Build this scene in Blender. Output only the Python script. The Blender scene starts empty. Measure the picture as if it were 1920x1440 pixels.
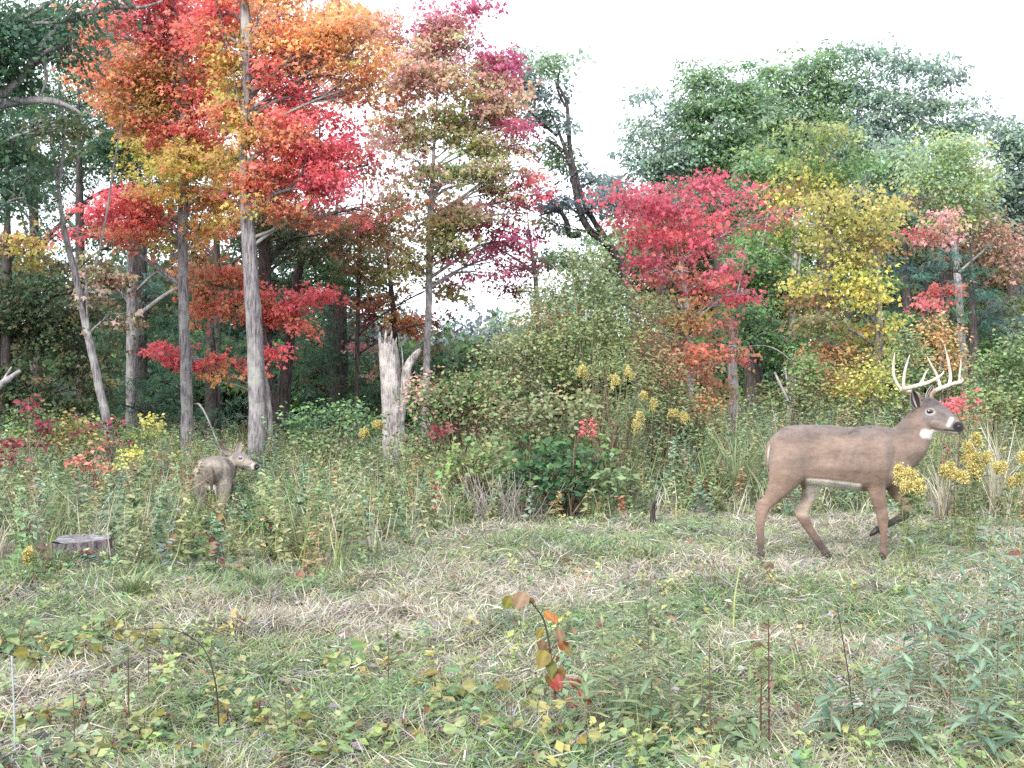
import bpy, math
import numpy as np
from mathutils import Vector, noise as mnoise

# ------------------------------------------------------------------ camera, sky, sun, exposure
sc = bpy.context.scene
col = sc.collection
FPX, CX, HY, CAMH = 2058.0, 960.0, 745.0, 1.15      # focal length / principal column / horizon row (photo pixels), lens height (m)
cam = bpy.data.cameras.new("camera"); camo = bpy.data.objects.new("camera", cam); col.objects.link(camo)
camo.location = (0, 0, CAMH); camo.rotation_euler = (math.radians(90), 0, 0)
cam.sensor_width = 36; cam.lens = 36 * FPX / 1920.0; cam.shift_y = (HY - 720) / 1920.0
cam.clip_start = 0.05; cam.clip_end = 2000
sc.camera = camo

SUN_EL, SUN_AZ = math.radians(36), math.radians(205)
world = bpy.data.worlds.new("World"); sc.world = world; world.use_nodes = True
nt = world.node_tree; nt.nodes.clear()
sky = nt.nodes.new("ShaderNodeTexSky"); sky.sky_type = 'NISHITA'; sky.sun_disc = False
sky.sun_elevation = SUN_EL; sky.sun_rotation = SUN_AZ; sky.dust_density = 4; sky.air_density = 1.0
cloud = nt.nodes.new("ShaderNodeRGB"); cloud.outputs[0].default_value = (8.3, 8.6, 9.1, 1)   # even cloud deck
mix = nt.nodes.new("ShaderNodeMix"); mix.data_type = 'RGBA'; mix.inputs[0].default_value = 0.8
bg = nt.nodes.new("ShaderNodeBackground"); bg.inputs[1].default_value = 0.112
out = nt.nodes.new("ShaderNodeOutputWorld")
nt.links.new(sky.outputs[0], mix.inputs[6]); nt.links.new(cloud.outputs[0], mix.inputs[7])
nt.links.new(mix.outputs[2], bg.inputs[0]); nt.links.new(bg.outputs[0], out.inputs[0])
sl = bpy.data.lights.new("sun", 'SUN'); sl.energy = 2.0; sl.angle = math.radians(18); sl.color = (1, .97, .92)
so = bpy.data.objects.new("sun", sl); col.objects.link(so)
sd = Vector((math.sin(SUN_AZ) * math.cos(SUN_EL), math.cos(SUN_AZ) * math.cos(SUN_EL), math.sin(SUN_EL)))
so.rotation_euler = sd.to_track_quat('Z', 'Y').to_euler()
sc.view_settings.view_transform = 'Standard'; sc.view_settings.look = 'None'
sc.view_settings.exposure = 1.35; sc.view_settings.gamma = 1.0; sc.view_settings.use_curve_mapping = False
sc.cycles.max_bounces = 6; sc.cycles.diffuse_bounces = 4; sc.cycles.transmission_bounces = 4
sc.cycles.caustics_reflective = False; sc.cycles.caustics_refractive = False
sc.cycles.use_denoising = False

# ------------------------------------------------------------------ basics
def lin(c):
    c = np.asarray(c, float) / 255.0
    return np.where(c <= 0.04045, c / 12.92, ((c + 0.055) / 1.055) ** 2.4)
ALB = 0.62
PAL = {k: lin(v) * ALB for k, v in dict(
    red=[(212, 55, 80), (232, 80, 98), (185, 42, 65), (222, 88, 82)],
    crimson=[(212, 58, 98), (195, 48, 84), (230, 90, 118), (170, 45, 72)],
    orange=[(212, 105, 62), (224, 130, 70), (195, 90, 58), (205, 150, 72), (208, 80, 72), (165, 135, 65)],
    redorange=[(215, 80, 72), (225, 112, 72), (205, 62, 74), (185, 130, 66), (220, 95, 90)],
    yelorange=[(225, 165, 85), (232, 185, 100), (215, 135, 75), (205, 150, 70)],
    olive=[(140, 125, 55), (155, 140, 65), (115, 105, 45), (170, 115, 60)],
    yelgreen=[(170, 175, 60), (190, 185, 70), (140, 155, 60), (205, 175, 70)],
    yellow=[(208, 195, 78), (190, 182, 68), (222, 205, 95), (165, 170, 70)],
    magenta=[(165, 55, 105), (185, 80, 125), (140, 40, 85), (150, 75, 90)],
    mauve=[(192, 135, 142), (172, 130, 125), (160, 130, 105), (205, 140, 138)],
    mauveolive=[(172, 148, 128), (150, 158, 105), (140, 155, 98), (190, 140, 138)],
    olivegreen=[(140, 155, 88), (122, 145, 78), (158, 160, 92), (165, 135, 92)],
    green=[(95, 135, 70), (80, 115, 60), (115, 150, 75), (75, 110, 75)],
    deep=[(56, 95, 72), (44, 78, 64), (72, 106, 70), (60, 88, 60)],
    darkolive=[(72, 95, 55), (55, 82, 50), (95, 98, 55), (58, 76, 48), (112, 92, 58)],
    pine=[(50, 100, 72), (42, 82, 66), (66, 118, 84)],
    bluepine=[(70, 112, 108), (58, 98, 98), (85, 128, 118)],
    bluegreen=[(145, 172, 145), (125, 155, 138), (158, 184, 155), (135, 162, 125)],  # paleness from sky bloom and backlight is put into this leaf colour
    lime=[(150, 172, 92), (168, 182, 98), (132, 160, 84), (178, 180, 95)],
    bluegrey=[(125, 145, 150), (110, 128, 138), (138, 158, 156)],
    palegreen=[(140, 165, 115), (158, 180, 125), (120, 148, 105), (165, 165, 115), (130, 150, 95)],
    greenyel=[(135, 160, 85), (155, 170, 90), (115, 145, 75), (170, 165, 90)],
    rust=[(175, 105, 75), (190, 125, 85), (150, 95, 65), (165, 135, 85)],
    rustgreen=[(158, 122, 88), (125, 138, 88), (142, 148, 95), (112, 134, 86), (160, 145, 98)],
    burgundy=[(150, 50, 75), (175, 60, 80), (130, 50, 65)],
    brown=[(130, 100, 80), (150, 115, 90), (110, 85, 70)],
    herb=[(132, 160, 112), (115, 148, 108), (150, 172, 120), (120, 138, 86), (160, 165, 110)],
    herbblue=[(122, 158, 128), (108, 145, 118), (140, 172, 140)],
    straw=[(200, 195, 168), (188, 180, 158), (212, 208, 188), (176, 168, 145)],
    litter=[(155, 150, 156), (175, 170, 172), (130, 124, 130), (192, 188, 184)],
    white=[(235, 232, 225), (215, 210, 210)],
    goldflower=[(222, 202, 110), (205, 188, 100), (232, 215, 130), (180, 172, 95)],
    broad=[(130, 158, 100), (110, 145, 95), (150, 168, 100), (165, 160, 90)],
    broaddark=[(62, 115, 70), (80, 135, 78), (52, 95, 66), (110, 150, 75)],
).items()}

for k_ in PAL:                                       # soften saturation a little and lift tones: hazy veil put into the colours
    L_ = PAL[k_].mean(1, keepdims=True); sm_ = .27 if k_ in ('red', 'crimson', 'orange', 'redorange', 'yelorange', 'rust', 'yellow') else .18; PAL[k_] = (PAL[k_] * (1 - sm_) + L_ * sm_ + .010) * (1.95 if k_ in ('bluegreen', 'lime') else 2.3 if k_ in ('mauve', 'mauveolive', 'olivegreen') else 1.4 if k_ == 'bluegrey' else 2.2 if k_ in ('green', 'olive', 'yelgreen', 'deep', 'pine', 'bluepine', 'magenta') else 1.45 if k_ == 'yellow' else 1.7 if k_ in ('darkolive', 'crimson') else 1.45 if k_ == 'goldflower' else 2.0 if k_ in ('orange', 'redorange', 'red', 'yelorange') else 1.5 if k_ in ('greenyel', 'rustgreen') else 1.3 if k_ in ('herb','herbblue','straw','litter','palegreen','bluegreen','bluegrey','greenyel','broad','rustgreen') else 1.9 if k_ in ('mauve', 'mauveolive', 'olivegreen') else 1.5 if k_ in ('pine', 'bluepine', 'magenta', 'rust', 'orange', 'redorange', 'yelorange', 'olive', 'green', 'yelgreen') else 1.2)
def tag(o, label=None, cat=None, group=None, kind=None):
    if label: o["label"] = label
    if cat: o["category"] = cat
    if group: o["group"] = group
    if kind: o["kind"] = kind
    return o

def ground(x, y):
    x = np.asarray(x, float); y = np.asarray(y, float)
    z = 0.03 * np.sin(x * 1.3 + 1.0) * np.sin(y * 0.9) + 0.02 * np.sin(x * 3.1 + y * 2.3) + 0.012 * np.sin(x * 7.7 - y * 5.1)
    z = z - 0.24 * np.exp(-(((x + 3.2) / 1.8) ** 2 + ((y - 12.0) / 2.2) ** 2))
    far = np.clip((y - 22) / 60, 0, 1)
    z = z + far * 1.2
    amp = np.clip((y - 1) / 2, 0, 1)
    return z * amp
def gz(x, y): return float(ground(x, y))
def PX(px, Y): return (px - CX) / FPX * Y
def PZ(py, Y): return CAMH + (HY - py) / FPX * Y
def W(px, py, Y): return np.array([PX(px, Y), Y, PZ(py, Y)])
def YB(py): return CAMH * FPX / (py - HY)           # distance of flat ground seen on photo row py

def norm(v): return v / np.maximum(np.linalg.norm(v, axis=-1, keepdims=True), 1e-9)

def link(name, mesh, parent=None):
    o = bpy.data.objects.new(name, mesh); col.objects.link(o)
    if parent is not None: o.parent = parent
    return o
def empty(name, loc=(0, 0, 0)):
    o = bpy.data.objects.new(name, None); col.objects.link(o); o.location = loc; o.empty_display_size = 0.1
    return o

def build_mesh(name, verts, loops, starts, mats, cols=None, smooth=False):
    me = bpy.data.meshes.new(name)
    nv = len(verts); nl = len(loops); npoly = len(starts)
    me.vertices.add(nv); me.vertices.foreach_set("co", np.asarray(verts, np.float32).ravel())
    me.loops.add(nl); me.loops.foreach_set("vertex_index", np.asarray(loops, np.int32))
    me.polygons.add(npoly); me.polygons.foreach_set("loop_start", np.asarray(starts, np.int32))
    me.update(calc_edges=True)
    if cols is not None:
        a = me.color_attributes.new("col", 'FLOAT_COLOR', 'POINT')
        c4 = np.ones((nv, 4), np.float32); c4[:, :3] = cols
        a.data.foreach_set("color", c4.ravel())
    if smooth: me.polygons.foreach_set("use_smooth", np.ones(npoly, bool))
    for m in (mats if isinstance(mats, (list, tuple)) else [mats]): me.materials.append(m)
    return me

# ------------------------------------------------------------------ materials
def new_mat(name):
    m = bpy.data.materials.new(name); m.use_nodes = True
    m.node_tree.nodes.clear(); return m, m.node_tree
def N(t, kind, **kw):
    n = t.nodes.new(kind)
    for k, v in kw.items(): setattr(n, k, v)
    return n
def leaf_mat(name, trans=0.35, rough=0.55, spec=0.25):
    m, t = new_mat(name)
    a = N(t, "ShaderNodeAttribute", attribute_name="col")
    geo = N(t, "ShaderNodeTexCoord"); no = N(t, "ShaderNodeTexNoise"); no.inputs["Scale"].default_value = 60
    t.links.new(geo.outputs["Object"], no.inputs["Vector"])
    hs = N(t, "ShaderNodeHueSaturation")
    mr = N(t, "ShaderNodeMapRange"); mr.inputs[3].default_value = 0.75; mr.inputs[4].default_value = 1.25
    t.links.new(no.outputs[0], mr.inputs[0]); t.links.new(mr.outputs[0], hs.inputs["Value"])
    t.links.new(a.outputs["Color"], hs.inputs["Color"])
    p = N(t, "ShaderNodeBsdfPrincipled"); p.inputs["Roughness"].default_value = rough
    p.inputs["Specular IOR Level"].default_value = spec
    tr = N(t, "ShaderNodeBsdfTranslucent"); mx = N(t, "ShaderNodeMixShader"); mx.inputs[0].default_value = trans
    o = N(t, "ShaderNodeOutputMaterial")
    t.links.new(hs.outputs[0], p.inputs["Base Color"]); t.links.new(hs.outputs[0], tr.inputs[0])
    t.links.new(p.outputs[0], mx.inputs[1]); t.links.new(tr.outputs[0], mx.inputs[2]); t.links.new(mx.outputs[0], o.inputs[0])
    return m
def rough_mat(name, c1, c2, scale=(12, 12, 3), bump=0.5, rough=0.9, detail=8, attr=False, dist=0.01, c3=None):
    m, t = new_mat(name)
    tc = N(t, "ShaderNodeTexCoord"); mp = N(t, "ShaderNodeMapping"); mp.inputs["Scale"].default_value = scale
    t.links.new(tc.outputs["Object"], mp.inputs[0])
    no = N(t, "ShaderNodeTexNoise"); no.inputs["Scale"].default_value = 1.6; no.inputs["Detail"].default_value = detail
    no.inputs["Roughness"].default_value = 0.65
    t.links.new(mp.outputs[0], no.inputs["Vector"])
    cr = N(t, "ShaderNodeValToRGB"); e = cr.color_ramp.elements
    e[0].position = 0.36; e[0].color = (*c1, 1); e[1].position = 0.62; e[1].color = (*c2, 1)
    t.links.new(no.outputs[0], cr.inputs[0]); colout = cr.outputs[0]
    if c3 is not None:                              # large stains / lichen
        n2 = N(t, "ShaderNodeTexNoise"); n2.inputs["Scale"].default_value = 3.5; n2.inputs["Detail"].default_value = 4
        t.links.new(tc.outputs["Object"], n2.inputs["Vector"])
        r2 = N(t, "ShaderNodeMapRange"); r2.inputs[1].default_value = 0.5; r2.inputs[2].default_value = 0.66
        t.links.new(n2.outputs[0], r2.inputs[0])
        m2 = N(t, "ShaderNodeMix", data_type='RGBA'); m2.inputs[7].default_value = (*c3, 1)
        t.links.new(r2.outputs[0], m2.inputs[0]); t.links.new(colout, m2.inputs[6]); colout = m2.outputs[2]
    if attr:
        a = N(t, "ShaderNodeAttribute", attribute_name="col")
        ml = N(t, "ShaderNodeMix", data_type='RGBA', blend_type='MULTIPLY'); ml.inputs[0].default_value = 1
        t.links.new(colout, ml.inputs[6]); t.links.new(a.outputs["Color"], ml.inputs[7]); colout = ml.outputs[2]
    p = N(t, "ShaderNodeBsdfPrincipled"); p.inputs["Roughness"].default_value = rough
    p.inputs["Specular IOR Level"].default_value = 0.2
    bp = N(t, "ShaderNodeBump"); bp.inputs["Strength"].default_value = bump; bp.inputs["Distance"].default_value = dist
    t.links.new(no.outputs[0], bp.inputs["Height"]); t.links.new(bp.outputs[0], p.inputs["Normal"])
    t.links.new(colout, p.inputs["Base Color"])
    o = N(t, "ShaderNodeOutputMaterial"); t.links.new(p.outputs[0], o.inputs[0])
    return m
M = {}
M['leaf'] = leaf_mat("leaf", 0.5)
M['herb'] = leaf_mat("herb_leaf", 0.3)
M['flower'] = leaf_mat("flower", 0.25, 0.8, 0.1)
M['bark_grey'] = rough_mat("bark_grey", (.07, .06, .065), (.29, .27, .29), (26, 26, 3.2), 0.9, c3=(.30, .31, .29), dist=.02)
M['bark_dark'] = rough_mat("bark_dark", (.022, .018, .018), (.10, .085, .085), (20, 20, 4), 0.8, dist=.02)
M['bark_pale'] = rough_mat("bark_pale", (.13, .12, .125), (.38, .36, .37), (14, 14, 5), 0.6, dist=.01)
M['bark_snag'] = rough_mat("bark_snag", (.10, .085, .085), (.44, .41, .40), (30, 30, 4.5), 1.0, dist=.03, c3=(.50, .48, .46))
M['deadwood'] = rough_mat("weathered_wood", (.08, .075, .085), (.34, .33, .35), (8, 30, 30), 0.8, dist=.02)
M['stem'] = leaf_mat("plant_stem", 0.0, 0.8, 0.1)

# ------------------------------------------------------------------ leaf templates: x across, y along, z up
def T(v, f): return np.array(v, float), f
TEMPL = {
 'maple': T([(0, 0, 0), (.5, .38, -.10), (.20, .52, 0), (0, 1, -.16), (-.20, .52, 0), (-.5, .38, -.10)],
            [(0, 1, 2), (0, 2, 3), (0, 3, 4), (0, 4, 5)]),
 'oval': T([(0, 0, 0), (.30, .45, .10), (0, 1, -.05), (-.30, .45, .10)], [(0, 1, 2), (0, 2, 3)]),
 'lance': T([(0, 0, 0), (.11, .4, .03), (0, 1, -.2), (-.11, .4, .03)], [(0, 1, 2), (0, 2, 3)]),
 'oak': T([(0, 0, 0), (.24, .35, .05), (.14, .5, 0), (.30, .75, .03), (0, 1, -.1), (-.30, .7, .03), (-.14, .5, 0), (-.22, .3, .05)],
          [(0, 1, 2), (0, 2, 6), (0, 6, 7), (2, 3, 4), (2, 4, 6), (4, 5, 6)]),
 'needle': T([(0, 0, 0), (.05, .05, 0), (.55, .75, -.05), (-.05, .05, 0), (-.55, .75, -.05), (.02, 1, -.1), (.28, .95, .1), (-.28, .95, .1)],
             [(0, 1, 2), (0, 4, 3), (3, 1, 5), (0, 1, 6), (3, 0, 7)]),
 'blade': T([(-.03, 0, 0), (.03, 0, 0), (.024, .5, .0), (-.024, .5, .0), (0, 1, -.35)], [(0, 1, 2, 3), (3, 2, 4)]),
}
def scatter_mesh(name, templ, pos, axis, nrm, size, cols, mat, wide=None):
    """Many small leaves in one mesh: axis = leaf direction, nrm = rough leaf normal, size = length in m."""
    V, F = TEMPL[templ]; n = len(pos)
    ax = norm(axis); sx = norm(np.cross(ax, nrm)); nz = np.cross(sx, ax)
    w = size if wide is None else size * wide
    P = (pos[:, None, :] + V[None, :, 0:1] * (sx * w[:, None])[:, None, :] + V[None, :, 1:2] * (ax * size[:, None])[:, None, :]
         + V[None, :, 2:3] * (nz * size[:, None])[:, None, :])
    k = len(V)
    lp = np.concatenate([np.array(f) for f in F]); ln = np.array([len(f) for f in F])
    st = np.concatenate([[0], np.cumsum(ln)[:-1]])
    loops = (lp[None, :] + (np.arange(n) * k)[:, None]).ravel()
    starts = (st[None, :] + (np.arange(n) * len(lp))[:, None]).ravel()
    return build_mesh(name, P.reshape(-1, 3), loops, starts, mat, np.repeat(cols, k, axis=0))

class Tubes:
    def __init__(s): s.v = []; s.l = []; s.st = []; s.c = []; s.n = 0; s.nl = 0
    def add(s, pts, rad, seg=6, colr=(1, 1, 1), rough=0.0, freq=3.0, cap=True, flute=0.0, seed=0):
        pts = np.asarray(pts, float); rad = np.asarray(rad, float); k = len(pts)
        tan = norm(np.gradient(pts, axis=0))
        ref = np.array([1.0, 0, 0]) if abs(tan[0][0]) < 0.8 else np.array([0, 1.0, 0])
        a = norm(np.cross(tan, ref)); b = np.cross(tan, a)
        th = np.linspace(0, 2 * np.pi, seg, endpoint=False)
        R = np.repeat(rad[:, None], seg, 1)
        if rough or flute:
            rg = np.random.default_rng(seed + 17)
            fl = rg.normal(0, 1, seg)
            R = R * (1 + flute * fl[None, :] + rough * rg.normal(0, 1, (k, seg)))
        P = pts[:, None, :] + R[..., None] * (np.cos(th)[None, :, None] * a[:, None, :] + np.sin(th)[None, :, None] * b[:, None, :])
        base = s.n; s.v.append(P.reshape(-1, 3)); s.n += k * seg
        c = np.asarray(colr, float); c = np.repeat(c[None, :], k * seg, 0) if c.ndim == 1 else np.repeat(c, seg, 0)
        s.c.append(c)
        i = np.arange(k - 1)[:, None] * seg; j = np.arange(seg)[None, :]; j2 = (j + 1) % seg
        q = np.stack([i + j, i + j2, i + seg + j2, i + seg + j], -1).reshape(-1, 4) + base
        s.l.append(q.ravel()); s.st.append(s.nl + np.arange(len(q)) * 4); s.nl += q.size
        if cap:
            for ring, rev in ((0, True), (k - 1, False)):
                r = base + ring * seg + np.arange(seg); r = r[::-1] if rev else r
                s.l.append(r); s.st.append(np.array([s.nl])); s.nl += seg
    def mesh(s, name, mat, smooth=True):
        return build_mesh(name, np.concatenate(s.v), np.concatenate(s.l), np.concatenate(s.st), mat, np.concatenate(s.c), smooth)

def curve_pts(ctrl, n):
    """Catmull-Rom through control rows (any dimension)."""
    c = np.asarray(ctrl, float)
    c = np.vstack([2 * c[0] - c[1], c, 2 * c[-1] - c[-2]])
    m = len(c) - 3; o = []
    for i in range(m):
        p0, p1, p2, p3 = c[i:i + 4]; t = np.linspace(0, 1, max(2, n // m + 1), endpoint=(i == m - 1))[:, None]
        o.append(.5 * (2 * p1 + (p2 - p0) * t + (2 * p0 - 5 * p1 + 4 * p2 - p3) * t ** 2 + (3 * p1 - p0 - 3 * p2 + p3) * t ** 3))
    return np.vstack(o)

def pick(rg, pal, n, jit=0.16):
    if isinstance(pal, str): P = PAL[pal]
    else: P = np.vstack([PAL[p] for p in pal])
    c = P[rg.integers(0, len(P), n)]
    return c * np.exp(rg.normal(0, jit, (n, 1))) * np.exp(rg.normal(0, jit * .35, (n, 3)))

def crown_points(rg, c, rad, n_leaf, per=16, spray=0.30, flat=0.35, gap=0.0):
    """Leaves gathered in flat sprays filling an uneven ellipsoid; returns positions, axes, normals, spray index, spray centres."""
    ns = max(4, int(n_leaf / per))
    u = norm(rg.normal(size=(ns, 3))); r = rg.random(ns) ** (1 / 2.4)
    # uneven outline: radius varied by direction
    wob = 1 + 0.26 * np.sin(u[:, 0] * 7 + c[0] * 3) * np.cos(u[:, 2] * 6 + c[2] * 2) + 0.14 * rg.normal(size=ns)
    wob = wob * np.where(rg.random(ns) < .14, rg.uniform(1.1, 1.35, ns), 1)
    sc_ = c + u * (r * wob)[:, None] * rad
    if gap > 0:
        keep = np.array([mnoise.noise(Vector((p[0], p[1] * .6, p[2] * 1.3)) * 1.9) for p in sc_]) > (gap - 0.3)
        if keep.sum() > 3: sc_ = sc_[keep]; ns = len(sc_)
    idx = np.repeat(np.arange(ns), per); n = len(idx)
    rr = np.sqrt(rg.random(n)) * spray * rg.uniform(.6, 1.3, ns)[idx]; th = rg.random(n) * 2 * np.pi
    off = np.stack([np.cos(th) * rr, np.sin(th) * rr, rg.normal(0, flat * spray * .5, n)], 1)
    tilt = rg.normal(0, .28, (ns, 2))[idx]
    off[:, 2] += off[:, 0] * tilt[:, 0] + off[:, 1] * tilt[:, 1] - 0.25 * rr
    pos = sc_[idx] + off
    ax = norm(np.stack([np.cos(th), np.sin(th), np.full(n, -.55)], 1) + rg.normal(0, .45, (n, 3)))
    nr = norm(np.array([0, -.25, .7]) + rg.normal(0, .75, (n, 3)))
    return pos, ax, nr, idx, sc_

def tree(name, label, cat, Y, trunk, blobs, templ='maple', leaf=.075, bark='bark_grey', group=None, seed=0, dens=2.0,
         spray=.25, branch_every=1, depth=None, twigs=9, per=26, gap=.12, extra=None, tr_seg=14, rough=.03):
    """trunk: rows (px, py, width_px[, dY]); blobs: rows (px, py, rx, ry, palette[, density factor])."""
    rg = np.random.default_rng(seed + 1000)
    base = trunk[0]; bx = PX(base[0], Y); bz = gz(bx, Y)
    root = empty(name, (bx, Y, bz)); o0 = np.array([bx, Y, bz])
    tag(root, label, cat, group)
    rows = []
    for t in trunk:
        y = Y + (t[3] if len(t) > 3 else 0)
        rows.append([*W(t[0], t[1], y), t[2] / FPX * y / 2])
    if rows[0][2] > bz + .02:
        rows.insert(0, [rows[0][0], rows[0][1], bz - .05, rows[0][3] * 1.18])
    cp = curve_pts(rows, max(24, 6 * len(rows)))
    cp[:, :2] += np.cumsum(rg.normal(0, .006, (len(cp), 2)), 0) * .6
    if trunk[-1][1] > 30: cp[:, 3] *= np.clip((1 - np.linspace(0, 1, len(cp))) / .38, .06, 1)
    tb = Tubes(); tb.add(cp[:, :3] - o0, np.maximum(cp[:, 3], .006), tr_seg, rough=rough, flute=.035, seed=seed)
    link("trunk", tb.mesh("trunk", M[bark]), root)
    P = {k: [] for k in 'pansc'}
    for bi, b in enumerate(blobs):
        px, py, rx, ry, pal = b[:5]; f = b[5] if len(b) > 5 else 1
        rxm, rym = rx / FPX * Y, ry / FPX * Y
        dm = depth if depth else max(.5, .75 * math.sqrt(rxm * max(rym, .3 * rxm)))
        dy = rg.uniform(-.5, .5) * dm
        c = W(px, py, Y + dy)
        lpx = (leaf / Y * FPX) ** 2 * .13
        n = int(dens * f * math.pi * rx * ry / lpx)
        pos, ax, nr, idx, sc_ = crown_points(rg, c, np.array([rxm, dm, rym]), n, per, spray, .28, gap)
        cb = pick(rg, pal, len(sc_), .2)[idx]; cj = pick(rg, pal, len(pos), .12)
        P['p'].append(pos); P['a'].append(ax); P['n'].append(nr)
        P['s'].append(leaf * rg.uniform(.5, 1.4, len(pos))); P['c'].append(cb * .6 + cj * .4)
        if bi % branch_every == 0:
            zc = c[2] - .15 * rym; hd = np.linalg.norm(cp[:, :2] - c[:2], axis=1)
            want = zc - .45 * hd
            k = int(np.argmin(np.abs(cp[:, 2] - want) + .15 * hd)); k = max(2, min(k, len(cp) - 2))
            a = cp[k, :3]; d = c - a; L = np.linalg.norm(d)
            r0 = min(cp[k, 3] * .55, .012 + .011 * L + .006 * math.sqrt(len(pos) / 400))
            mid1 = a + d * .35 + np.array([0, 0, .10 * L]) + rg.normal(0, .04 * L, 3)
            mid2 = a + d * .7 + np.array([0, 0, .07 * L]) + rg.normal(0, .05 * L, 3)
            bp = curve_pts(np.vstack([a, mid1, mid2, c]), 12)
            tb = Tubes(); tb.add(bp - o0, np.linspace(r0, r0 * .35, len(bp)), 6, rough=.05, seed=bi)
            for s_ in sc_[rg.permutation(len(sc_))[:twigs]]:
                j = rg.integers(len(bp) // 2, len(bp)); st = bp[j]; e = s_
                m_ = (st + e) / 2 + rg.normal(0, .08 * np.linalg.norm(e - st), 3) + np.array([0, 0, .05])
                tp = curve_pts(np.vstack([st, m_, e]), 6)
                tb.add(tp - o0, np.linspace(r0 * .4, .003, len(tp)), 4)
            link("branch", tb.mesh("branch", M[bark]), root)
    if extra:
        for e in extra:
            rows = [[*W(q[0], q[1], Y + (q[3] if len(q) > 3 else 0)), q[2] / FPX * Y / 2] for q in e]
            ep = curve_pts(rows, 18); tb = Tubes()
            tb.add(ep[:, :3] - o0, np.maximum(ep[:, 3], .004), 8, rough=.06, flute=.03, seed=seed + 3)
            link("branch", tb.mesh("branch", M[bark]), root)
    if P['p']:
        pos = np.concatenate(P['p']); cat_ = [np.concatenate(P[k]) for k in 'ansc']
        link("crown", scatter_mesh("crown", templ, pos - o0, cat_[0], cat_[1], cat_[2], cat_[3], M['leaf']), root)
    return root

# ------------------------------------------------------------------ ground
def build_ground():
    ys = np.concatenate([np.arange(-3, 14, .12), np.arange(14, 40, .6), np.array([45, 60, 90, 150, 300, 700, 1500.])])
    xs = np.concatenate([np.array([-1500, -500, -150, -60, -30.]), np.arange(-16, 16.01, .16), np.array([30, 60, 150, 500, 1500.])])
    X, Yg = np.meshgrid(xs, ys); Z = ground(X, np.minimum(Yg, 90))
    v = np.stack([X, Yg, Z], -1).reshape(-1, 3); nx = len(xs); ny = len(ys)
    i = (np.arange(ny - 1)[:, None] * nx + np.arange(nx - 1)[None, :]).ravel()
    q = np.stack([i, i + 1, i + nx + 1, i + nx], 1)
    m, t = new_mat("soil_and_thatch")
    tc = N(t, "ShaderNodeTexCoord")
    n1 = N(t, "ShaderNodeTexNoise"); n1.inputs["Scale"].default_value = 1.3; n1.inputs["Detail"].default_value = 6
    n2 = N(t, "ShaderNodeTexNoise"); n2.inputs["Scale"].default_value = 45; n2.inputs["Detail"].default_value = 8
    for n_ in (n1, n2): t.links.new(tc.outputs["Object"], n_.inputs["Vector"])
    c1 = N(t, "ShaderNodeValToRGB"); e = c1.color_ramp.elements
    e[0].position = .38; e[0].color = (.13, .13, .09, 1); e[1].position = .62; e[1].color = (.25, .225, .20, 1)
    c2 = N(t, "ShaderNodeValToRGB"); e = c2.color_ramp.elements
    e[0].position = .35; e[0].color = (.35, .35, .35, 1); e[1].position = .65; e[1].color = (1.5, 1.5, 1.5, 1)
    ml = N(t, "ShaderNodeMix", data_type='RGBA', blend_type='MULTIPLY'); ml.inputs[0].default_value = 1
    t.links.new(n1.outputs[0], c1.inputs[0]); t.links.new(n2.outputs[0], c2.inputs[0])
    t.links.new(c1.outputs[0], ml.inputs[6]); t.links.new(c2.outputs[0], ml.inputs[7])
    p = N(t, "ShaderNodeBsdfPrincipled"); p.inputs["Roughness"].default_value = .95
    bp = N(t, "ShaderNodeBump"); bp.inputs["Strength"].default_value = 1; bp.inputs["Distance"].default_value = .03
    t.links.new(n2.outputs[0], bp.inputs["Height"]); t.links.new(bp.outputs[0], p.inputs["Normal"])
    t.links.new(ml.outputs[2], p.inputs["Base Color"])
    o = N(t, "ShaderNodeOutputMaterial"); t.links.new(p.outputs[0], o.inputs[0])
    g = link("ground", build_mesh("ground", v, q.ravel(), np.arange(len(q)) * 4, m, smooth=True))
    tag(g, kind="structure")
build_ground()

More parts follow.
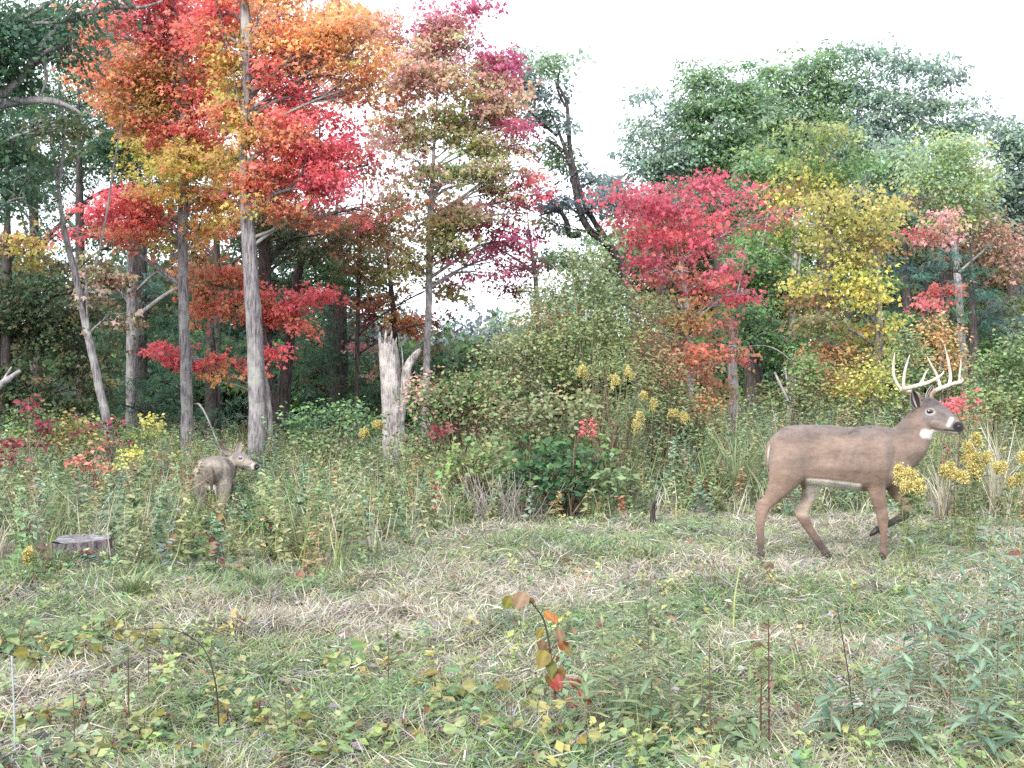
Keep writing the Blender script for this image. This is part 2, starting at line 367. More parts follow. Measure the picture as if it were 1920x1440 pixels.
# ------------------------------------------------------------------ trees
def far_woods():
    rg = np.random.default_rng(5)
    P = []; A = []; Nn = []; S = []; C = []
    tb = Tubes()
    top = [(-500, 400), (0, 450), (120, 500), (330, 470), (520, 510), (680, 550), (760, 610), (860, 615), (960, 590), (1060, 560), (1200, 400), (1300, 300),
           (1500, 270), (1700, 300), (1920, 360), (2400, 330)]
    tx = np.array([a for a, b in top]); ty = np.array([b for a, b in top])
    for k in range(330):
        px = rg.uniform(-450, 2370); Y = rg.uniform(33, 48)
        t = np.interp(px, tx, ty) + rg.uniform(-20, 25); b = 800
        pal = ('deep', 'darkolive', 'deep') if px < 700 else (('bluegreen', 'bluegrey') if px < 1000 else ('green', 'bluegreen', 'bluegreen', 'rustgreen', 'palegreen'))
        pl = pal[rg.integers(len(pal))]
        hw = rg.uniform(45, 90)
        cy = (t + b) / 2 if rg.random() < .5 else t + 60
        ry = (b - t) / 2 if cy > t + 61 else 60
        rx_m, ry_m = hw / FPX * Y, ry / FPX * Y
        n = int(1.0 * math.pi * hw * ry / 30)
        pos, ax, nr, idx, s_ = crown_points(rg, W(px, cy, Y), np.array([rx_m, rx_m, ry_m]), n, 14, .5)
        P.append(pos); A.append(ax); Nn.append(nr); S.append(rg.uniform(.14, .26, len(pos)))
        C.append(pick(rg, pl, len(s_), .15)[idx] * np.exp(rg.normal(0, .1, (len(pos), 1))))
    for k in range(240):
        px = rg.uniform(-450, 2370); Y = rg.uniform(27, 33); rx_m = 60 / FPX * Y
        pos, ax, nr, idx, s_ = crown_points(rg, W(px, rg.uniform(660, 760), Y), np.array([rx_m, rx_m, 45 / FPX * Y]), 420, 14, .4)
        P.append(pos); A.append(ax); Nn.append(nr); S.append(rg.uniform(.14, .24, len(pos))); C.append(pick(rg, ('deep', 'darkolive', 'green') if px < 1000 else ('deep', 'green'), len(s_), .15)[idx])
    o = link("distant_woods", scatter_mesh("distant_woods", 'maple', *map(np.concatenate, (P, A, Nn, S, C)), M['leaf']))
    tag(o, "hazy mass of distant green woods behind the trees", "woods", kind="stuff")
far_woods()

# --- left side, dark background trees
tree("oak_tree", "dark oak at the upper left corner with twisted grey limbs reaching right", "tree", 14,
     [(-70, 860, 52), (-62, 600, 46), (-52, 300, 40), (-40, 200, 34), (-30, 60, 26), (-20, -120, 18)],
     [(60, 30, 90, 60, ('deep', 'pine')), (20, 130, 70, 60, ('deep', 'pine'), 1.2), (130, 90, 50, 40, 'deep', .6), (30, 270, 60, 60, 'deep', .9),
      (50, 370, 55, 50, 'deep', .8), (-40, 60, 80, 90, 'deep'), (-60, 300, 90, 100, 'deep'), (120, 240, 50, 30, 'darkolive', .7), (190, 20, 70, 30, 'deep', .8)],
     'oak', .08, 'bark_grey', seed=1,
     extra=[[(-40, 200, 26), (0, 195, 20), (40, 190, 16), (90, 188, 13), (130, 200, 9), (155, 215, 5)],
            [(-20, 190, 18), (30, 158, 13), (62, 112, 14), (82, 80, 12), (105, 55, 9), (130, 38, 6)],
            [(62, 118, 10), (90, 95, 8), (115, 85, 7), (140, 60, 4)],
            [(20, 48, 6), (60, 25, 8), (100, 0, 7), (130, -30, 5)],
            [(150, 28, 8), (215, 15, 8), (265, 14, 6), (305, 2, 4)],
            [(82, 110, 7), (86, 150, 6), (78, 176, 4)]])
tree("pine_tree", "dark pine behind the leaning thin trunk on the left", "tree", 24,
     [(150, 800, 20), (152, 500, 17), (150, 250, 12), (150, 40, 8)],
     [(100, 330, 90, 50, 'deep', .8), (190, 300, 90, 50, 'deep', .9), (130, 230, 90, 50, 'deep'), (170, 380, 110, 40, 'deep', .7), (200, 210, 60, 60, 'deep'), (230, 450, 70, 40, 'deep', .6), (60, 180, 80, 50, 'deep')],
     'needle', .2, 'bark_dark', seed=2, spray=.4, group="evergreens behind the maples")
tree("hemlock_tree", "layered dark green hemlock low between the two grey maple trunks", "tree", 21,
     [(400, 850, 26), (398, 650, 22), (396, 450, 10)],
     [(400, 690, 90, 22, 'pine'), (300, 715, 110, 22, 'pine'), (410, 760, 90, 20, 'pine'), (250, 765, 90, 22, 'pine'), (420, 815, 90, 24, 'pine'), (320, 820, 80, 20, 'pine', .8),
      (390, 640, 80, 24, ('pine', 'deep')), (400, 590, 70, 30, 'deep'), (400, 530, 60, 30, 'deep', .8)],
     'needle', .13, 'bark_dark', seed=3, spray=.4, group="evergreens behind the maples")
tree("hemlock_tree", "broad shadowy hemlock left of the nearer grey maple trunk", "tree", 25,
     [(258, 850, 30), (262, 600, 26), (262, 430, 20), (260, 250, 14)],
     [(260, 580, 110, 40, ('deep', 'pine')), (210, 640, 100, 40, ('deep', 'pine')), (300, 650, 100, 40, ('pine', 'deep')), (240, 700, 120, 34, ('deep', 'pine')), (250, 520, 70, 30, 'bluepine', .8),
      (280, 760, 120, 34, 'deep'), (160, 740, 110, 50, 'deep')],
     'needle', .17, 'bark_dark', seed=4, spray=.45, group="evergreens behind the maples")
tree("spruce_tree", "dense dark spruce right of the big maple trunk and left of the broken snag", "tree", 22,
     [(640, 860, 30), (640, 600, 24), (640, 380, 12)],
     [(640, 500, 60, 50, 'deep'), (620, 570, 80, 50, ('deep', 'pine')), (650, 640, 80, 50, ('deep', 'pine')), (600, 700, 80, 50, ('deep', 'pine')), (680, 720, 60, 50, 'deep'),
      (620, 770, 90, 40, ('deep', 'pine')), (700, 440, 40, 40, 'deep', .8), (580, 640, 50, 50, 'deep'), (530, 800, 60, 30, 'deep')],
     'needle', .14, 'bark_dark', seed=5, spray=.35, group="evergreens behind the maples")
tree("maple_tree", "shaded olive and rust young maple at the far left edge", "tree", 19,
     [(10, 840, 22), (12, 600, 20), (14, 400, 18), (14, 200, 12)],
     [(60, 560, 80, 70, ('darkolive', 'deep')), (40, 470, 50, 40, ('yelgreen', 'olive'), .8), (10, 450, 30, 30, 'rust', .7), (90, 650, 90, 70, ('deep', 'darkolive')), (50, 730, 90, 60, ('deep', 'darkolive')),
      (150, 600, 60, 60, 'darkolive'), (140, 720, 70, 60, 'darkolive'), (200, 520, 50, 34, ('mauveolive', 'brown'), .8), (-40, 600, 80, 160, 'darkolive')],
     'maple', .08, 'bark_dark', seed=6, group="maples along the wood edge")
tree("leaning_tree", "thin pale grey trunk leaning left with few leaves", "tree", 15,
     [(208, 850, 17), (200, 780, 16), (180, 690, 15), (160, 600, 13), (138, 500, 12), (118, 420, 11), (108, 330, 10), (96, 230, 8), (92, 120, 5)],
     [(190, 545, 40, 26, ('mauveolive', 'brown'), .5), (215, 600, 40, 22, ('mauveolive', 'darkolive'), .5)], 'maple', .07, 'bark_grey', seed=7,
     extra=[[(108, 350, 8), (118, 290, 6), (118, 210, 5), (110, 160, 3)], [(180, 500, 4), (200, 400, 4), (215, 300, 3), (230, 220, 2)], [(165, 620, 6), (163, 560, 5), (160, 500, 3)]])
tree("bare_tree", "dark thin trunk with forked twigs against sky at far left", "tree", 20,
     [(0, 820, 16), (4, 600, 14), (18, 430, 10), (22, 330, 7)], [(20, 250, 50, 60, 'deep', .8)], 'oak', .08, 'bark_dark', seed=8,
     extra=[[(60, 480, 5), (45, 420, 4), (30, 360, 3)], [(85, 500, 5), (70, 440, 4), (40, 390, 3)]])
tree("oak_tree", "dark oak crown with sky peeping through above the leaning thin trunk", "tree", 26,
     [(70, 850, 24), (66, 500, 18), (60, 250, 12), (60, 60, 6)],
     [(60, 200, 90, 60, ('deep', 'green')), (180, 150, 90, 60, ('deep', 'green')), (40, 330, 80, 60, 'deep'), (150, 300, 90, 50, ('deep', 'darkolive'), .8), (280, 240, 90, 70, ('deep', 'green'), .8), (110, 60, 110, 60, ('deep', 'green')),
      (230, 60, 90, 50, 'deep', .8), (200, 430, 90, 40, ('deep', 'darkolive'), .7), (330, 350, 70, 50, 'deep', .7), (60, 440, 60, 34, 'deep', .5), (300, 150, 80, 60, 'deep', .6)],
     'oak', .10, 'bark_dark', seed=61, group="trunks behind the front maples", spray=.5, gap=.22)
tree("oak_tree", "dull green and russet tree behind the thick maple with the sky showing through", "tree", 27,
     [(620, 850, 20), (622, 600, 16), (630, 420, 10), (640, 260, 5)],
     [(560, 450, 60, 34, ('deep', 'darkolive')), (640, 430, 60, 34, ('darkolive', 'green')), (600, 500, 70, 30, ('deep', 'green')), (700, 470, 50, 34, ('darkolive', 'rust'), .7), (680, 540, 60, 34, ('deep', 'darkolive')), (440, 440, 60, 34, ('deep', 'darkolive'), .9), (400, 500, 60, 30, ('deep', 'green')), (500, 420, 50, 30, 'deep', .7),
      (560, 400, 60, 24, 'darkolive', .6), (500, 520, 60, 30, ('deep', 'darkolive'))],
     'oak', .10, 'bark_dark', seed=62, group="trunks behind the front maples", spray=.45)
# --- the two front maples
tree("maple_tree", "orange and red maple with slim grey trunk left of the larger one", "tree", 17,
     [(352, 850, 25), (350, 700, 21), (346, 560, 19), (344, 400, 19), (346, 300, 16), (345, 160, 14), (330, 40, 11), (322, -90, 9)],
     [(200, 50, 70, 40, 'orange', .9), (250, 110, 80, 40, ('orange', 'olive')), (300, 40, 90, 50, ('red', 'mauve')), (350, 90, 70, 50, 'redorange'), (190, 150, 60, 40, 'orange', .8), (290, 170, 80, 40, ('olive', 'orange')),
      (230, 200, 60, 30, ('orange', 'olive'), .7), (370, 190, 50, 50, 'redorange'), (330, 250, 50, 34, ('orange', 'red')), (350, 300, 60, 34, ('olive', 'yelgreen')),
      (300, 350, 50, 34, ('yelgreen', 'yelorange')), (240, 370, 50, 30, 'red'), (195, 400, 60, 24, 'red'), (130, 430, 50, 20, 'red', 1.1), (270, 410, 60, 34, 'redorange'), (230, 445, 50, 20, ('orange', 'redorange'), .7),
      (390, 370, 50, 30, ('orange', 'yelgreen')), (320, 455, 40, 24, ('yelgreen', 'olive'), .9), (390, 430, 50, 24, ('orange', 'yelgreen'), .8), (290, -20, 120, 40, 'red'), (160, 100, 50, 34, ('orange', 'redorange'), .8), (300, 200, 50, 34, ('olive', 'yelgreen'), 1), (340, 300, 44, 40, ('yelgreen', 'yelorange'), 1), (220, 150, 44, 26, ('olive', 'orange'), .8), (260, 60, 60, 34, ('mauve', 'red'), .8), (400, 130, 44, 34, ('redorange', 'orange')), (320, 130, 60, 34, ('olive', 'orange'), .9), (250, 230, 44, 24, ('olive', 'orange'), .7), (380, 250, 40, 34, ('orange', 'red')), (180, 60, 50, 30, ('orange', 'red'), .7), (420, 60, 50, 34, ('red', 'redorange'))],
     'maple', .068, 'bark_grey', seed=11, group="maples along the wood edge", dens=1.9,
     extra=[[(342, 180, 8), (325, 150, 6), (300, 115, 5), (250, 75, 4), (190, 25, 3)], [(344, 360, 8), (380, 352, 6), (440, 360, 3)]])
tree("maple_tree", "tall red and gold maple with the thickest grey trunk", "tree", 16,
     [(483, 870, 38), (481, 780, 34), (477, 650, 30), (471, 520, 28), (464, 400, 25), (458, 300, 15), (462, 180, 15), (462, 100, 20), (455, 20, 17), (450, -100, 12)],
     [(470, 60, 40, 34, 'yelgreen', .9), (425, 95, 28, 34, ('yelgreen', 'yelorange'), .9), (430, 170, 28, 26, 'yelgreen', .8), (470, 240, 30, 30, ('yelgreen', 'yelorange'), .8), (420, 215, 44, 30, ('redorange', 'yelorange')),
      (560, 180, 60, 40, 'red'), (600, 240, 60, 60, 'red', 1.1), (610, 330, 44, 50, ('crimson', 'red')), (540, 260, 60, 50, ('redorange', 'orange')), (560, 350, 70, 40, ('orange', 'red')),
      (500, 320, 50, 44, ('orange', 'red')), (590, 400, 60, 20, 'orange', .9), (480, 385, 50, 20, ('orange', 'yelgreen'), .8), (420, 290, 36, 30, ('yelgreen', 'yelorange')), (430, 340, 40, 26, ('redorange', 'yelgreen')),
      (560, 30, 60, 44, 'yelorange', .8), (640, 50, 70, 50, 'yelorange', .9), (600, 110, 70, 30, ('yelorange', 'orange'), .8), (680, 110, 50, 34, ('yelorange', 'orange'), .7), (400, 20, 50, 40, ('red', 'redorange')), (500, 130, 36, 50, ('red', 'orange'), .9),
      (520, -40, 140, 40, 'yelorange'), (520, 70, 50, 34, ('yelorange', 'red')), (440, 130, 34, 44, ('yelgreen', 'yelorange'), 1.1), (450, 210, 36, 40, ('yelgreen', 'yelorange'), 1.1), (440, 300, 34, 34, ('yelgreen', 'olive'), 1), (600, 70, 60, 34, 'yelorange', .9), (660, 110, 50, 34, ('yelorange', 'yelgreen'), .8), (540, 110, 60, 30, ('red', 'yelorange')), (640, 160, 44, 26, ('red', 'yelorange'), .8), (500, 220, 50, 40, ('red', 'redorange')), (650, 280, 30, 50, ('crimson', 'red'), .9), (520, 390, 50, 22, ('orange', 'rust')), (640, 390, 44, 18, ('red', 'rust'), .7), (380, 60, 50, 40, ('red', 'orange'), .8), (700, 60, 40, 40, ('yelorange', 'mauve'), .7), (690, 160, 40, 30, ('yelorange', 'rust'), .5)],
     'maple', .068, 'bark_grey', seed=12, group="maples along the wood edge", dens=1.9, tr_seg=22, rough=.035,
     extra=[[(462, 190, 9), (490, 160, 8), (520, 125, 7), (560, 105, 5), (640, 95, 4), (715, 92, 3)], [(500, 145, 6), (560, 135, 5), (640, 150, 3)],
            [(480, 340, 5), (450, 200, 5), (420, 60, 5), (405, 0, 4)], [(470, 80, 8), (482, 40, 6), (495, 0, 4)]])
tree("maple_tree", "young orange and red maple showing between and right of the two grey trunks", "tree", 18.6,
     [(520, 870, 12), (512, 740, 10), (500, 620, 9), (488, 520, 6)],
     [(430, 515, 44, 30, ('redorange', 'orange')), (390, 530, 44, 40, ('orange', 'rust'), .8), (400, 580, 50, 20, ('orange', 'redorange'), .6), (460, 560, 44, 34, 'redorange', .8),
      (570, 560, 54, 24, 'red', 1.1), (520, 590, 50, 26, 'redorange'), (560, 610, 30, 20, 'redorange', .7), (610, 545, 24, 14, 'red', 1), (350, 500, 40, 20, ('orange', 'rust'), .6)],
     'maple', .08, 'bark_dark', seed=18, group="maples along the wood edge")
tree("maple_tree", "broad pale orange and gold maple filling in behind the two front maples", "tree", 22,
     [(410, 870, 16), (408, 600, 13), (404, 380, 11), (400, 200, 8), (398, -20, 5)],
     [(200, 110, 80, 50, ('orange', 'mauve'), .8), (280, 140, 80, 60, ('orange', 'olive')), (370, 160, 80, 60, ('orange', 'redorange')), (460, 200, 60, 60, ('redorange', 'yelorange')), (540, 210, 70, 60, ('red', 'orange'), .9), (620, 150, 60, 50, ('yelorange', 'mauve'), .7), (300, 280, 70, 50, ('olive', 'yelgreen'), .8),
      (400, 300, 70, 60, ('yelgreen', 'orange'), .8), (500, 330, 60, 50, ('orange', 'redorange'), .9), (600, 320, 60, 60, ('red', 'mauve'), .7), (340, 20, 90, 50, ('orange', 'mauve'), .8), (460, 20, 80, 60, ('yelorange', 'mauve'), .8), (580, 60, 70, 50, ('yelorange', 'mauve'), .8), (660, 20, 60, 50, ('yelorange', 'mauve'), .7), (230, 30, 80, 40, ('orange', 'mauve'), .7), (250, 420, 70, 30, ('rust', 'olive'), .6), (440, 420, 60, 30, ('orange', 'olive'), .7), (620, 420, 50, 20, ('rust', 'magenta'), .5)],
     'maple', .085, 'bark_dark', seed=19, group="maples along the wood edge", dens=2.0)
tree("maple_tree", "low scarlet bough spreading flat behind both grey maple trunks", "tree", 17.8,
     [(512, 870, 10), (508, 780, 9), (502, 720, 8), (490, 690, 6), (420, 688, 4)],
     [(300, 655, 36, 14, 'red', 1.2), (350, 672, 40, 16, 'red', 1.2), (400, 680, 40, 16, ('red', 'orange')), (440, 672, 36, 14, ('red', 'redorange')), (410, 702, 40, 9, 'yelorange', .8), (515, 660, 18, 22, 'red', 1.1), (470, 690, 30, 12, 'orange', .8)],
     'maple', .08, 'bark_grey', seed=13, group="maples along the wood edge", depth=.5, spray=.2)
tree("maple_tree", "dark double trunk close behind the thick grey maple", "tree", 19,
     [(500, 850, 22), (498, 650, 22), (495, 500, 22), (490, 400, 20), (500, 250, 14), (520, 60, 10)],
     [(520, 430, 50, 26, 'darkolive', .8), (560, 460, 50, 24, ('darkolive', 'deep'), .7), (630, 450, 50, 30, ('darkolive', 'rust'), .6), (700, 400, 50, 24, ('red', 'rust'), .35), (690, 310, 40, 30, ('orange', 'magenta'), .35)],
     'maple', .075, 'bark_dark', seed=14, group="trunks behind the front maples", extra=[[(510, 480, 7), (540, 450, 6), (600, 440, 3)]])
tree("maple_tree", "dark trunk curving right beside the scarlet bough", "tree", 20,
     [(528, 850, 20), (535, 720, 20), (545, 600, 18), (560, 500, 17), (575, 430, 14), (585, 300, 9)],
     [(600, 470, 40, 30, 'darkolive', .7), (620, 520, 40, 24, ('green', 'deep'), .8)], 'maple', .075, 'bark_dark', seed=15, group="trunks behind the front maples",
     extra=[[(540, 660, 13), (528, 720, 14), (520, 800, 14)]])
tree("oak_tree", "shaded brown-green tree filling the gap behind the slim maple", "tree", 23,
     [(246, 850, 22), (248, 600, 22), (245, 400, 18), (240, 200, 12)],
     [(230, 290, 60, 60, 'deep'), (300, 300, 50, 50, 'deep', .7), (320, 420, 60, 34, 'darkolive', .8), (420, 380, 60, 40, 'deep', .8), (520, 480, 60, 34, 'deep', .6), (100, 500, 50, 24, 'darkolive', .6), (240, 230, 60, 40, 'deep'), (380, 480, 60, 40, ('darkolive', 'orange'), .6)],
     'oak', .09, 'bark_grey', seed=16, group="trunks behind the front maples")
# --- middle
tree("maple_tree", "airy olive and pink sapling-thin maple in the gap left of the slender maple", "tree", 20,
     [(668, 860, 9), (672, 600, 8), (680, 420, 7), (690, 250, 4)],
     [(690, 420, 50, 34, ('olive', 'rust'), .7), (720, 330, 44, 34, ('mauveolive', 'magenta'), .6), (680, 500, 44, 30, ('green', 'rust'), .7), (720, 240, 44, 30, ('mauve', 'mauveolive'), .6), (760, 400, 40, 34, ('mauveolive', 'olive'), .7), (700, 560, 40, 26, ('olive', 'burgundy'), .6), (840, 540, 40, 26, ('olivegreen', 'rust'), .6), (830, 600, 34, 26, ('green', 'burgundy'), .5)],
     'maple', .075, 'bark_dark', seed=25, group="maples along the wood edge")
tree("maple_tree", "slender maple with mauve top and olive lower crown in the middle", "tree", 19,
     [(800, 860, 15), (802, 700, 13), (806, 560, 12), (808, 430, 13), (812, 300, 9), (818, 180, 7), (822, 40, 4)],
     [(760, 60, 60, 46, ('mauve', 'magenta'), .8), (830, 50, 60, 44, ('magenta', 'mauve'), .7), (900, 10, 50, 20, 'magenta', .6), (870, 90, 50, 26, ('magenta', 'mauve'), .6), (920, 115, 50, 26, 'magenta', 1), (950, 130, 30, 30, 'magenta', .7),
      (790, 140, 70, 40, ('mauve', 'mauveolive'), .9), (870, 160, 70, 44, ('olivegreen', 'mauve')), (940, 190, 50, 44, ('mauveolive', 'mauve')), (750, 120, 50, 40, ('mauve', 'yelorange'), .6),
      (880, 230, 80, 44, ('olivegreen', 'mauveolive')), (800, 230, 50, 40, ('olivegreen', 'mauveolive'), .7), (950, 250, 30, 34, ('olivegreen', 'mauve'), .6), (850, 310, 70, 34, ('olivegreen', 'green')), (780, 300, 40, 40, ('mauveolive', 'mauve'), .6), (800, 360, 40, 30, ('mauveolive', 'olivegreen'), .8),
      (920, 320, 50, 26, 'mauveolive', .8), (960, 235, 36, 22, ('magenta', 'red'), .7), (990, 270, 44, 16, ('magenta', 'burgundy'), .6), (780, 420, 40, 34, ('orange', 'olivegreen'), .8), (870, 390, 60, 34, 'mauveolive', .7),
      (840, 450, 60, 24, 'olivegreen', .6), (900, 425, 60, 16, 'burgundy', .5), (930, 480, 60, 24, ('burgundy', 'magenta'), .4), (1000, 330, 36, 14, ('red', 'mauve'), .8), (1000, 365, 40, 14, ('magenta', 'red'), .6), (980, 400, 40, 14, ('mauveolive', 'burgundy'), .6), (880, 510, 60, 20, 'magenta', .45), (740, 190, 50, 30, ('yelorange', 'mauve'), .6), (760, 250, 44, 40, ('mauve', 'rust'), .7), (840, 340, 50, 34, ('olivegreen', 'mauveolive'), .9), (900, 280, 50, 34, ('mauveolive', 'olivegreen'), .9), (940, 350, 44, 34, ('mauveolive', 'burgundy'), .8), (840, 410, 60, 30, ('olivegreen', 'rust'), .8), (900, 380, 60, 24, ('mauve', 'burgundy'), .7), (770, 500, 40, 40, ('rust', 'olivegreen'), .6), (960, 450, 44, 20, 'magenta', .6), (820, 90, 70, 50, ('mauve', 'mauveolive'), .7), (710, 60, 40, 40, ('mauve', 'yelorange'), .6), (850, 480, 40, 20, ('magenta', 'green'), .6)],
     'maple', .075, 'bark_pale', seed=21, group="maples along the wood edge", dens=2.2, gap=.1,
     extra=[[(812, 370, 5), (830, 345, 4), (838, 330, 2)], [(800, 170, 4), (790, 130, 4), (800, 80, 2)]])
tree("maple_tree", "sparse rust and olive maple leaning over the broken snag", "tree", 21,
     [(745, 850, 14), (742, 700, 12), (735, 560, 10), (720, 430, 8), (700, 300, 6)],
     [(740, 460, 50, 34, ('rust', 'mauveolive'), .5), (700, 500, 50, 24, ('burgundy', 'darkolive'), .5), (740, 560, 44, 26, ('olive', 'rust'), .9), (770, 605, 50, 22, ('orange', 'rust'), 1), (740, 600, 30, 20, 'yelorange', .8), (690, 590, 44, 30, 'burgundy', .35), (700, 640, 40, 20, ('mauve', 'burgundy'), .4),
      (690, 260, 50, 24, ('rust', 'magenta'), .4), (680, 350, 50, 26, ('orange', 'magenta'), .45), (720, 380, 50, 18, 'burgundy', .4), (660, 420, 50, 20, ('rust', 'magenta'), .4), (720, 700, 40, 26, ('rust', 'mauve'), .5), (800, 720, 24, 16, 'orange', .8)],
     'maple', .075, 'bark_dark', seed=22, group="maples along the wood edge")
tree("cherry_tree", "thin tree with burgundy leaf tiers right of the slender maple", "tree", 22,
     [(1016, 800, 11), (1008, 600, 10), (1003, 520, 9), (992, 440, 8), (984, 370, 6)],
     [(985, 440, 36, 16, ('burgundy', 'magenta'), .7), (960, 500, 50, 18, 'magenta', .5), (970, 540, 44, 14, 'burgundy', .5), (1000, 490, 30, 16, ('red', 'burgundy'), .5), (900, 460, 50, 16, ('magenta', 'deep'), .4)],
     'oval', .07, 'bark_grey', seed=23)
tree("leaning_oak", "contorted dark oak leaning left against the sky with sparse tufts", "tree", 22,
     [(1196, 860, 18), (1188, 600, 14), (1172, 520, 14), (1145, 468, 15), (1112, 442, 14), (1088, 405, 12), (1070, 330, 10), (1056, 280, 9), (1036, 230, 8), (1010, 180, 6), (990, 120, 4)],
     [(985, 130, 32, 34, ('bluegreen', 'bluegrey'), .8), (1030, 120, 40, 22, ('bluegreen', 'green'), .7), (975, 90, 16, 10, 'bluegreen', .6), (1075, 105, 12, 12, 'bluegreen', .5), (1000, 170, 40, 20, 'bluegrey', .7), (1040, 180, 28, 26, 'bluegrey', .5),
      (1020, 210, 34, 26, ('bluegrey', 'deep'), .6), (1055, 230, 18, 16, 'bluegrey', .5), (1050, 300, 40, 18, ('bluegrey', 'green'), .7), (1030, 280, 30, 18, ('bluegrey', 'green'), .7), (1080, 320, 22, 14, 'bluegrey', .6), (1040, 380, 44, 22, 'bluegrey', .8), (1100, 390, 22, 22, 'bluegrey', .5), (1120, 340, 28, 22, 'bluegrey', .6), (1150, 370, 26, 34, 'bluegrey', .6), (1030, 420, 36, 14, ('olive', 'bluegrey'), .5), (1110, 450, 60, 20, ('bluegreen', 'green'), .7), (1060, 480, 60, 24, ('bluegreen', 'green'), .7)],
     'oak', .09, 'bark_dark', seed=24, gap=.04, twigs=5, dens=3.0,
     extra=[[(1150, 475, 12), (1132, 442, 12), (1108, 405, 10), (1085, 350, 10), (1070, 290, 9), (1066, 240, 8), (1062, 190, 6), (1040, 150, 4)],
            [(1090, 440, 11), (1068, 440, 12), (1062, 415, 9), (1048, 395, 8), (1030, 398, 5), (1010, 405, 3)], [(1045, 255, 6), (1015, 230, 5), (1000, 215, 3)],
            [(1060, 200, 5), (1045, 165, 4), (1050, 130, 3)], [(1056, 285, 8), (1040, 270, 7), (1022, 262, 4)]])
# --- right
tree("maple_tree", "small crimson maple in flat tiers right of the leaning oak", "tree", 15,
     [(1300, 880, 12), (1296, 760, 11), (1290, 640, 10), (1284, 540, 10), (1270, 470, 8), (1262, 400, 6)],
     [(1300, 345, 90, 13, 'crimson', 1.3), (1200, 368, 70, 14, 'crimson', 1.2), (1280, 382, 90, 16, 'crimson', 1.2), (1390, 372, 44, 12, 'crimson', 1.1), (1445, 408, 34, 9, ('crimson', 'rust'), .9), (1200, 405, 70, 14, 'crimson', 1.2), (1300, 420, 100, 16, ('crimson', 'red'), 1.2),
      (1220, 440, 70, 14, ('red', 'crimson')), (1330, 455, 80, 16, ('crimson', 'red'), 1.1), (1210, 482, 44, 14, 'crimson'), (1290, 490, 70, 18, ('crimson', 'rust')), (1360, 508, 50, 13, 'crimson', 1.1), (1240, 515, 60, 16, ('crimson', 'rust')), (1320, 530, 50, 12, ('red', 'rust')), (1400, 552, 44, 11, 'crimson', 1.2), (1350, 560, 30, 10, 'red'),
      (1240, 560, 60, 24, ('rust', 'green')), (1290, 590, 60, 24, ('rust', 'olive')), (1330, 610, 44, 20, ('rust', 'red')), (1250, 640, 50, 24, 'rust'), (1300, 660, 60, 24, ('rust', 'orange')), (1360, 665, 34, 10, ('rust', 'red')), (1300, 700, 60, 24, ('rustgreen', 'orange')), (1330, 740, 40, 20, ('rust', 'greenyel'))],
     'maple', .062, 'bark_pale', seed=31, group="maples along the wood edge", depth=1.1, spray=.22, dens=1.7)
tree("maple_tree", "yellow and green maple standing right of the crimson maple", "tree", 19,
     [(1640, 860, 20), (1645, 700, 17), (1646, 580, 14), (1640, 450, 10), (1620, 320, 7)],
     [(1630, 350, 44, 26, 'yellow'), (1660, 385, 30, 20, 'yellow'), (1550, 375, 40, 20, 'yellow', .9), (1620, 410, 50, 26, 'yellow'), (1550, 420, 44, 26, 'yellow'), (1580, 470, 60, 30, 'yellow', 1.1), (1630, 460, 30, 30, ('yellow', 'rust'), .8), (1550, 520, 60, 34, ('yelgreen', 'yellow')), (1620, 540, 44, 40, 'yelgreen'),
      (1600, 590, 60, 34, ('yelgreen', 'olive')), (1660, 600, 26, 30, ('yelgreen', 'yellow')), (1540, 600, 44, 34, 'rustgreen'), (1560, 650, 50, 26, ('rustgreen', 'orange')), (1620, 660, 50, 30, ('rustgreen', 'yelgreen')), (1530, 555, 30, 14, 'rust'), (1600, 700, 60, 26, ('yelgreen', 'olive'))],
     'maple', .075, 'bark_grey', seed=32, group="maples along the wood edge", gap=.24, spray=.42)
tree("maple_tree", "green maple with lime crown behind the yellow one", "tree", 21,
     [(1480, 860, 18), (1486, 650, 16), (1492, 450, 12), (1505, 300, 8)],
     [(1530, 250, 70, 26, ('lime', 'palegreen')), (1500, 290, 60, 34, ('lime', 'green')), (1580, 300, 50, 34, 'green'), (1470, 350, 44, 26, ('yelgreen', 'rust'), .9), (1530, 340, 50, 26, ('yelgreen', 'green')), (1440, 470, 50, 44, 'green'), (1480, 440, 44, 34, ('green', 'yelgreen')), (1440, 550, 50, 50, ('green', 'deep')),
      (1490, 540, 50, 50, ('green', 'yelgreen')), (1430, 620, 60, 34, ('green', 'deep')), (1490, 640, 50, 34, 'green'), (1400, 500, 30, 30, 'green'), (1470, 400, 30, 30, 'yelgreen')],
     'maple', .08, 'bark_pale', seed=33, group="maples along the wood edge", gap=.22, spray=.42,
     extra=[[(1420, 520, 4), (1432, 450, 4), (1440, 400, 3)], [(1480, 620, 6), (1500, 480, 5), (1492, 420, 3)]])
tree("maple_tree", "leafy mixed green and rust tree filling the gap between crimson and yellow maples", "tree", 23,
     [(1420, 870, 14), (1424, 600, 11), (1430, 380, 7)],
     [(1400, 330, 50, 40, ('green', 'bluegreen')), (1440, 310, 50, 40, ('green', 'greenyel')), (1400, 440, 50, 50, ('green', 'rustgreen')), (1450, 500, 60, 60, 'green'), (1380, 620, 60, 50, ('green', 'deep')), (1460, 400, 44, 40, ('greenyel', 'rust'), .9), (1380, 540, 50, 44, ('green', 'deep'))],
     'maple', .085, 'bark_dark', seed=34, group="maples along the wood edge")
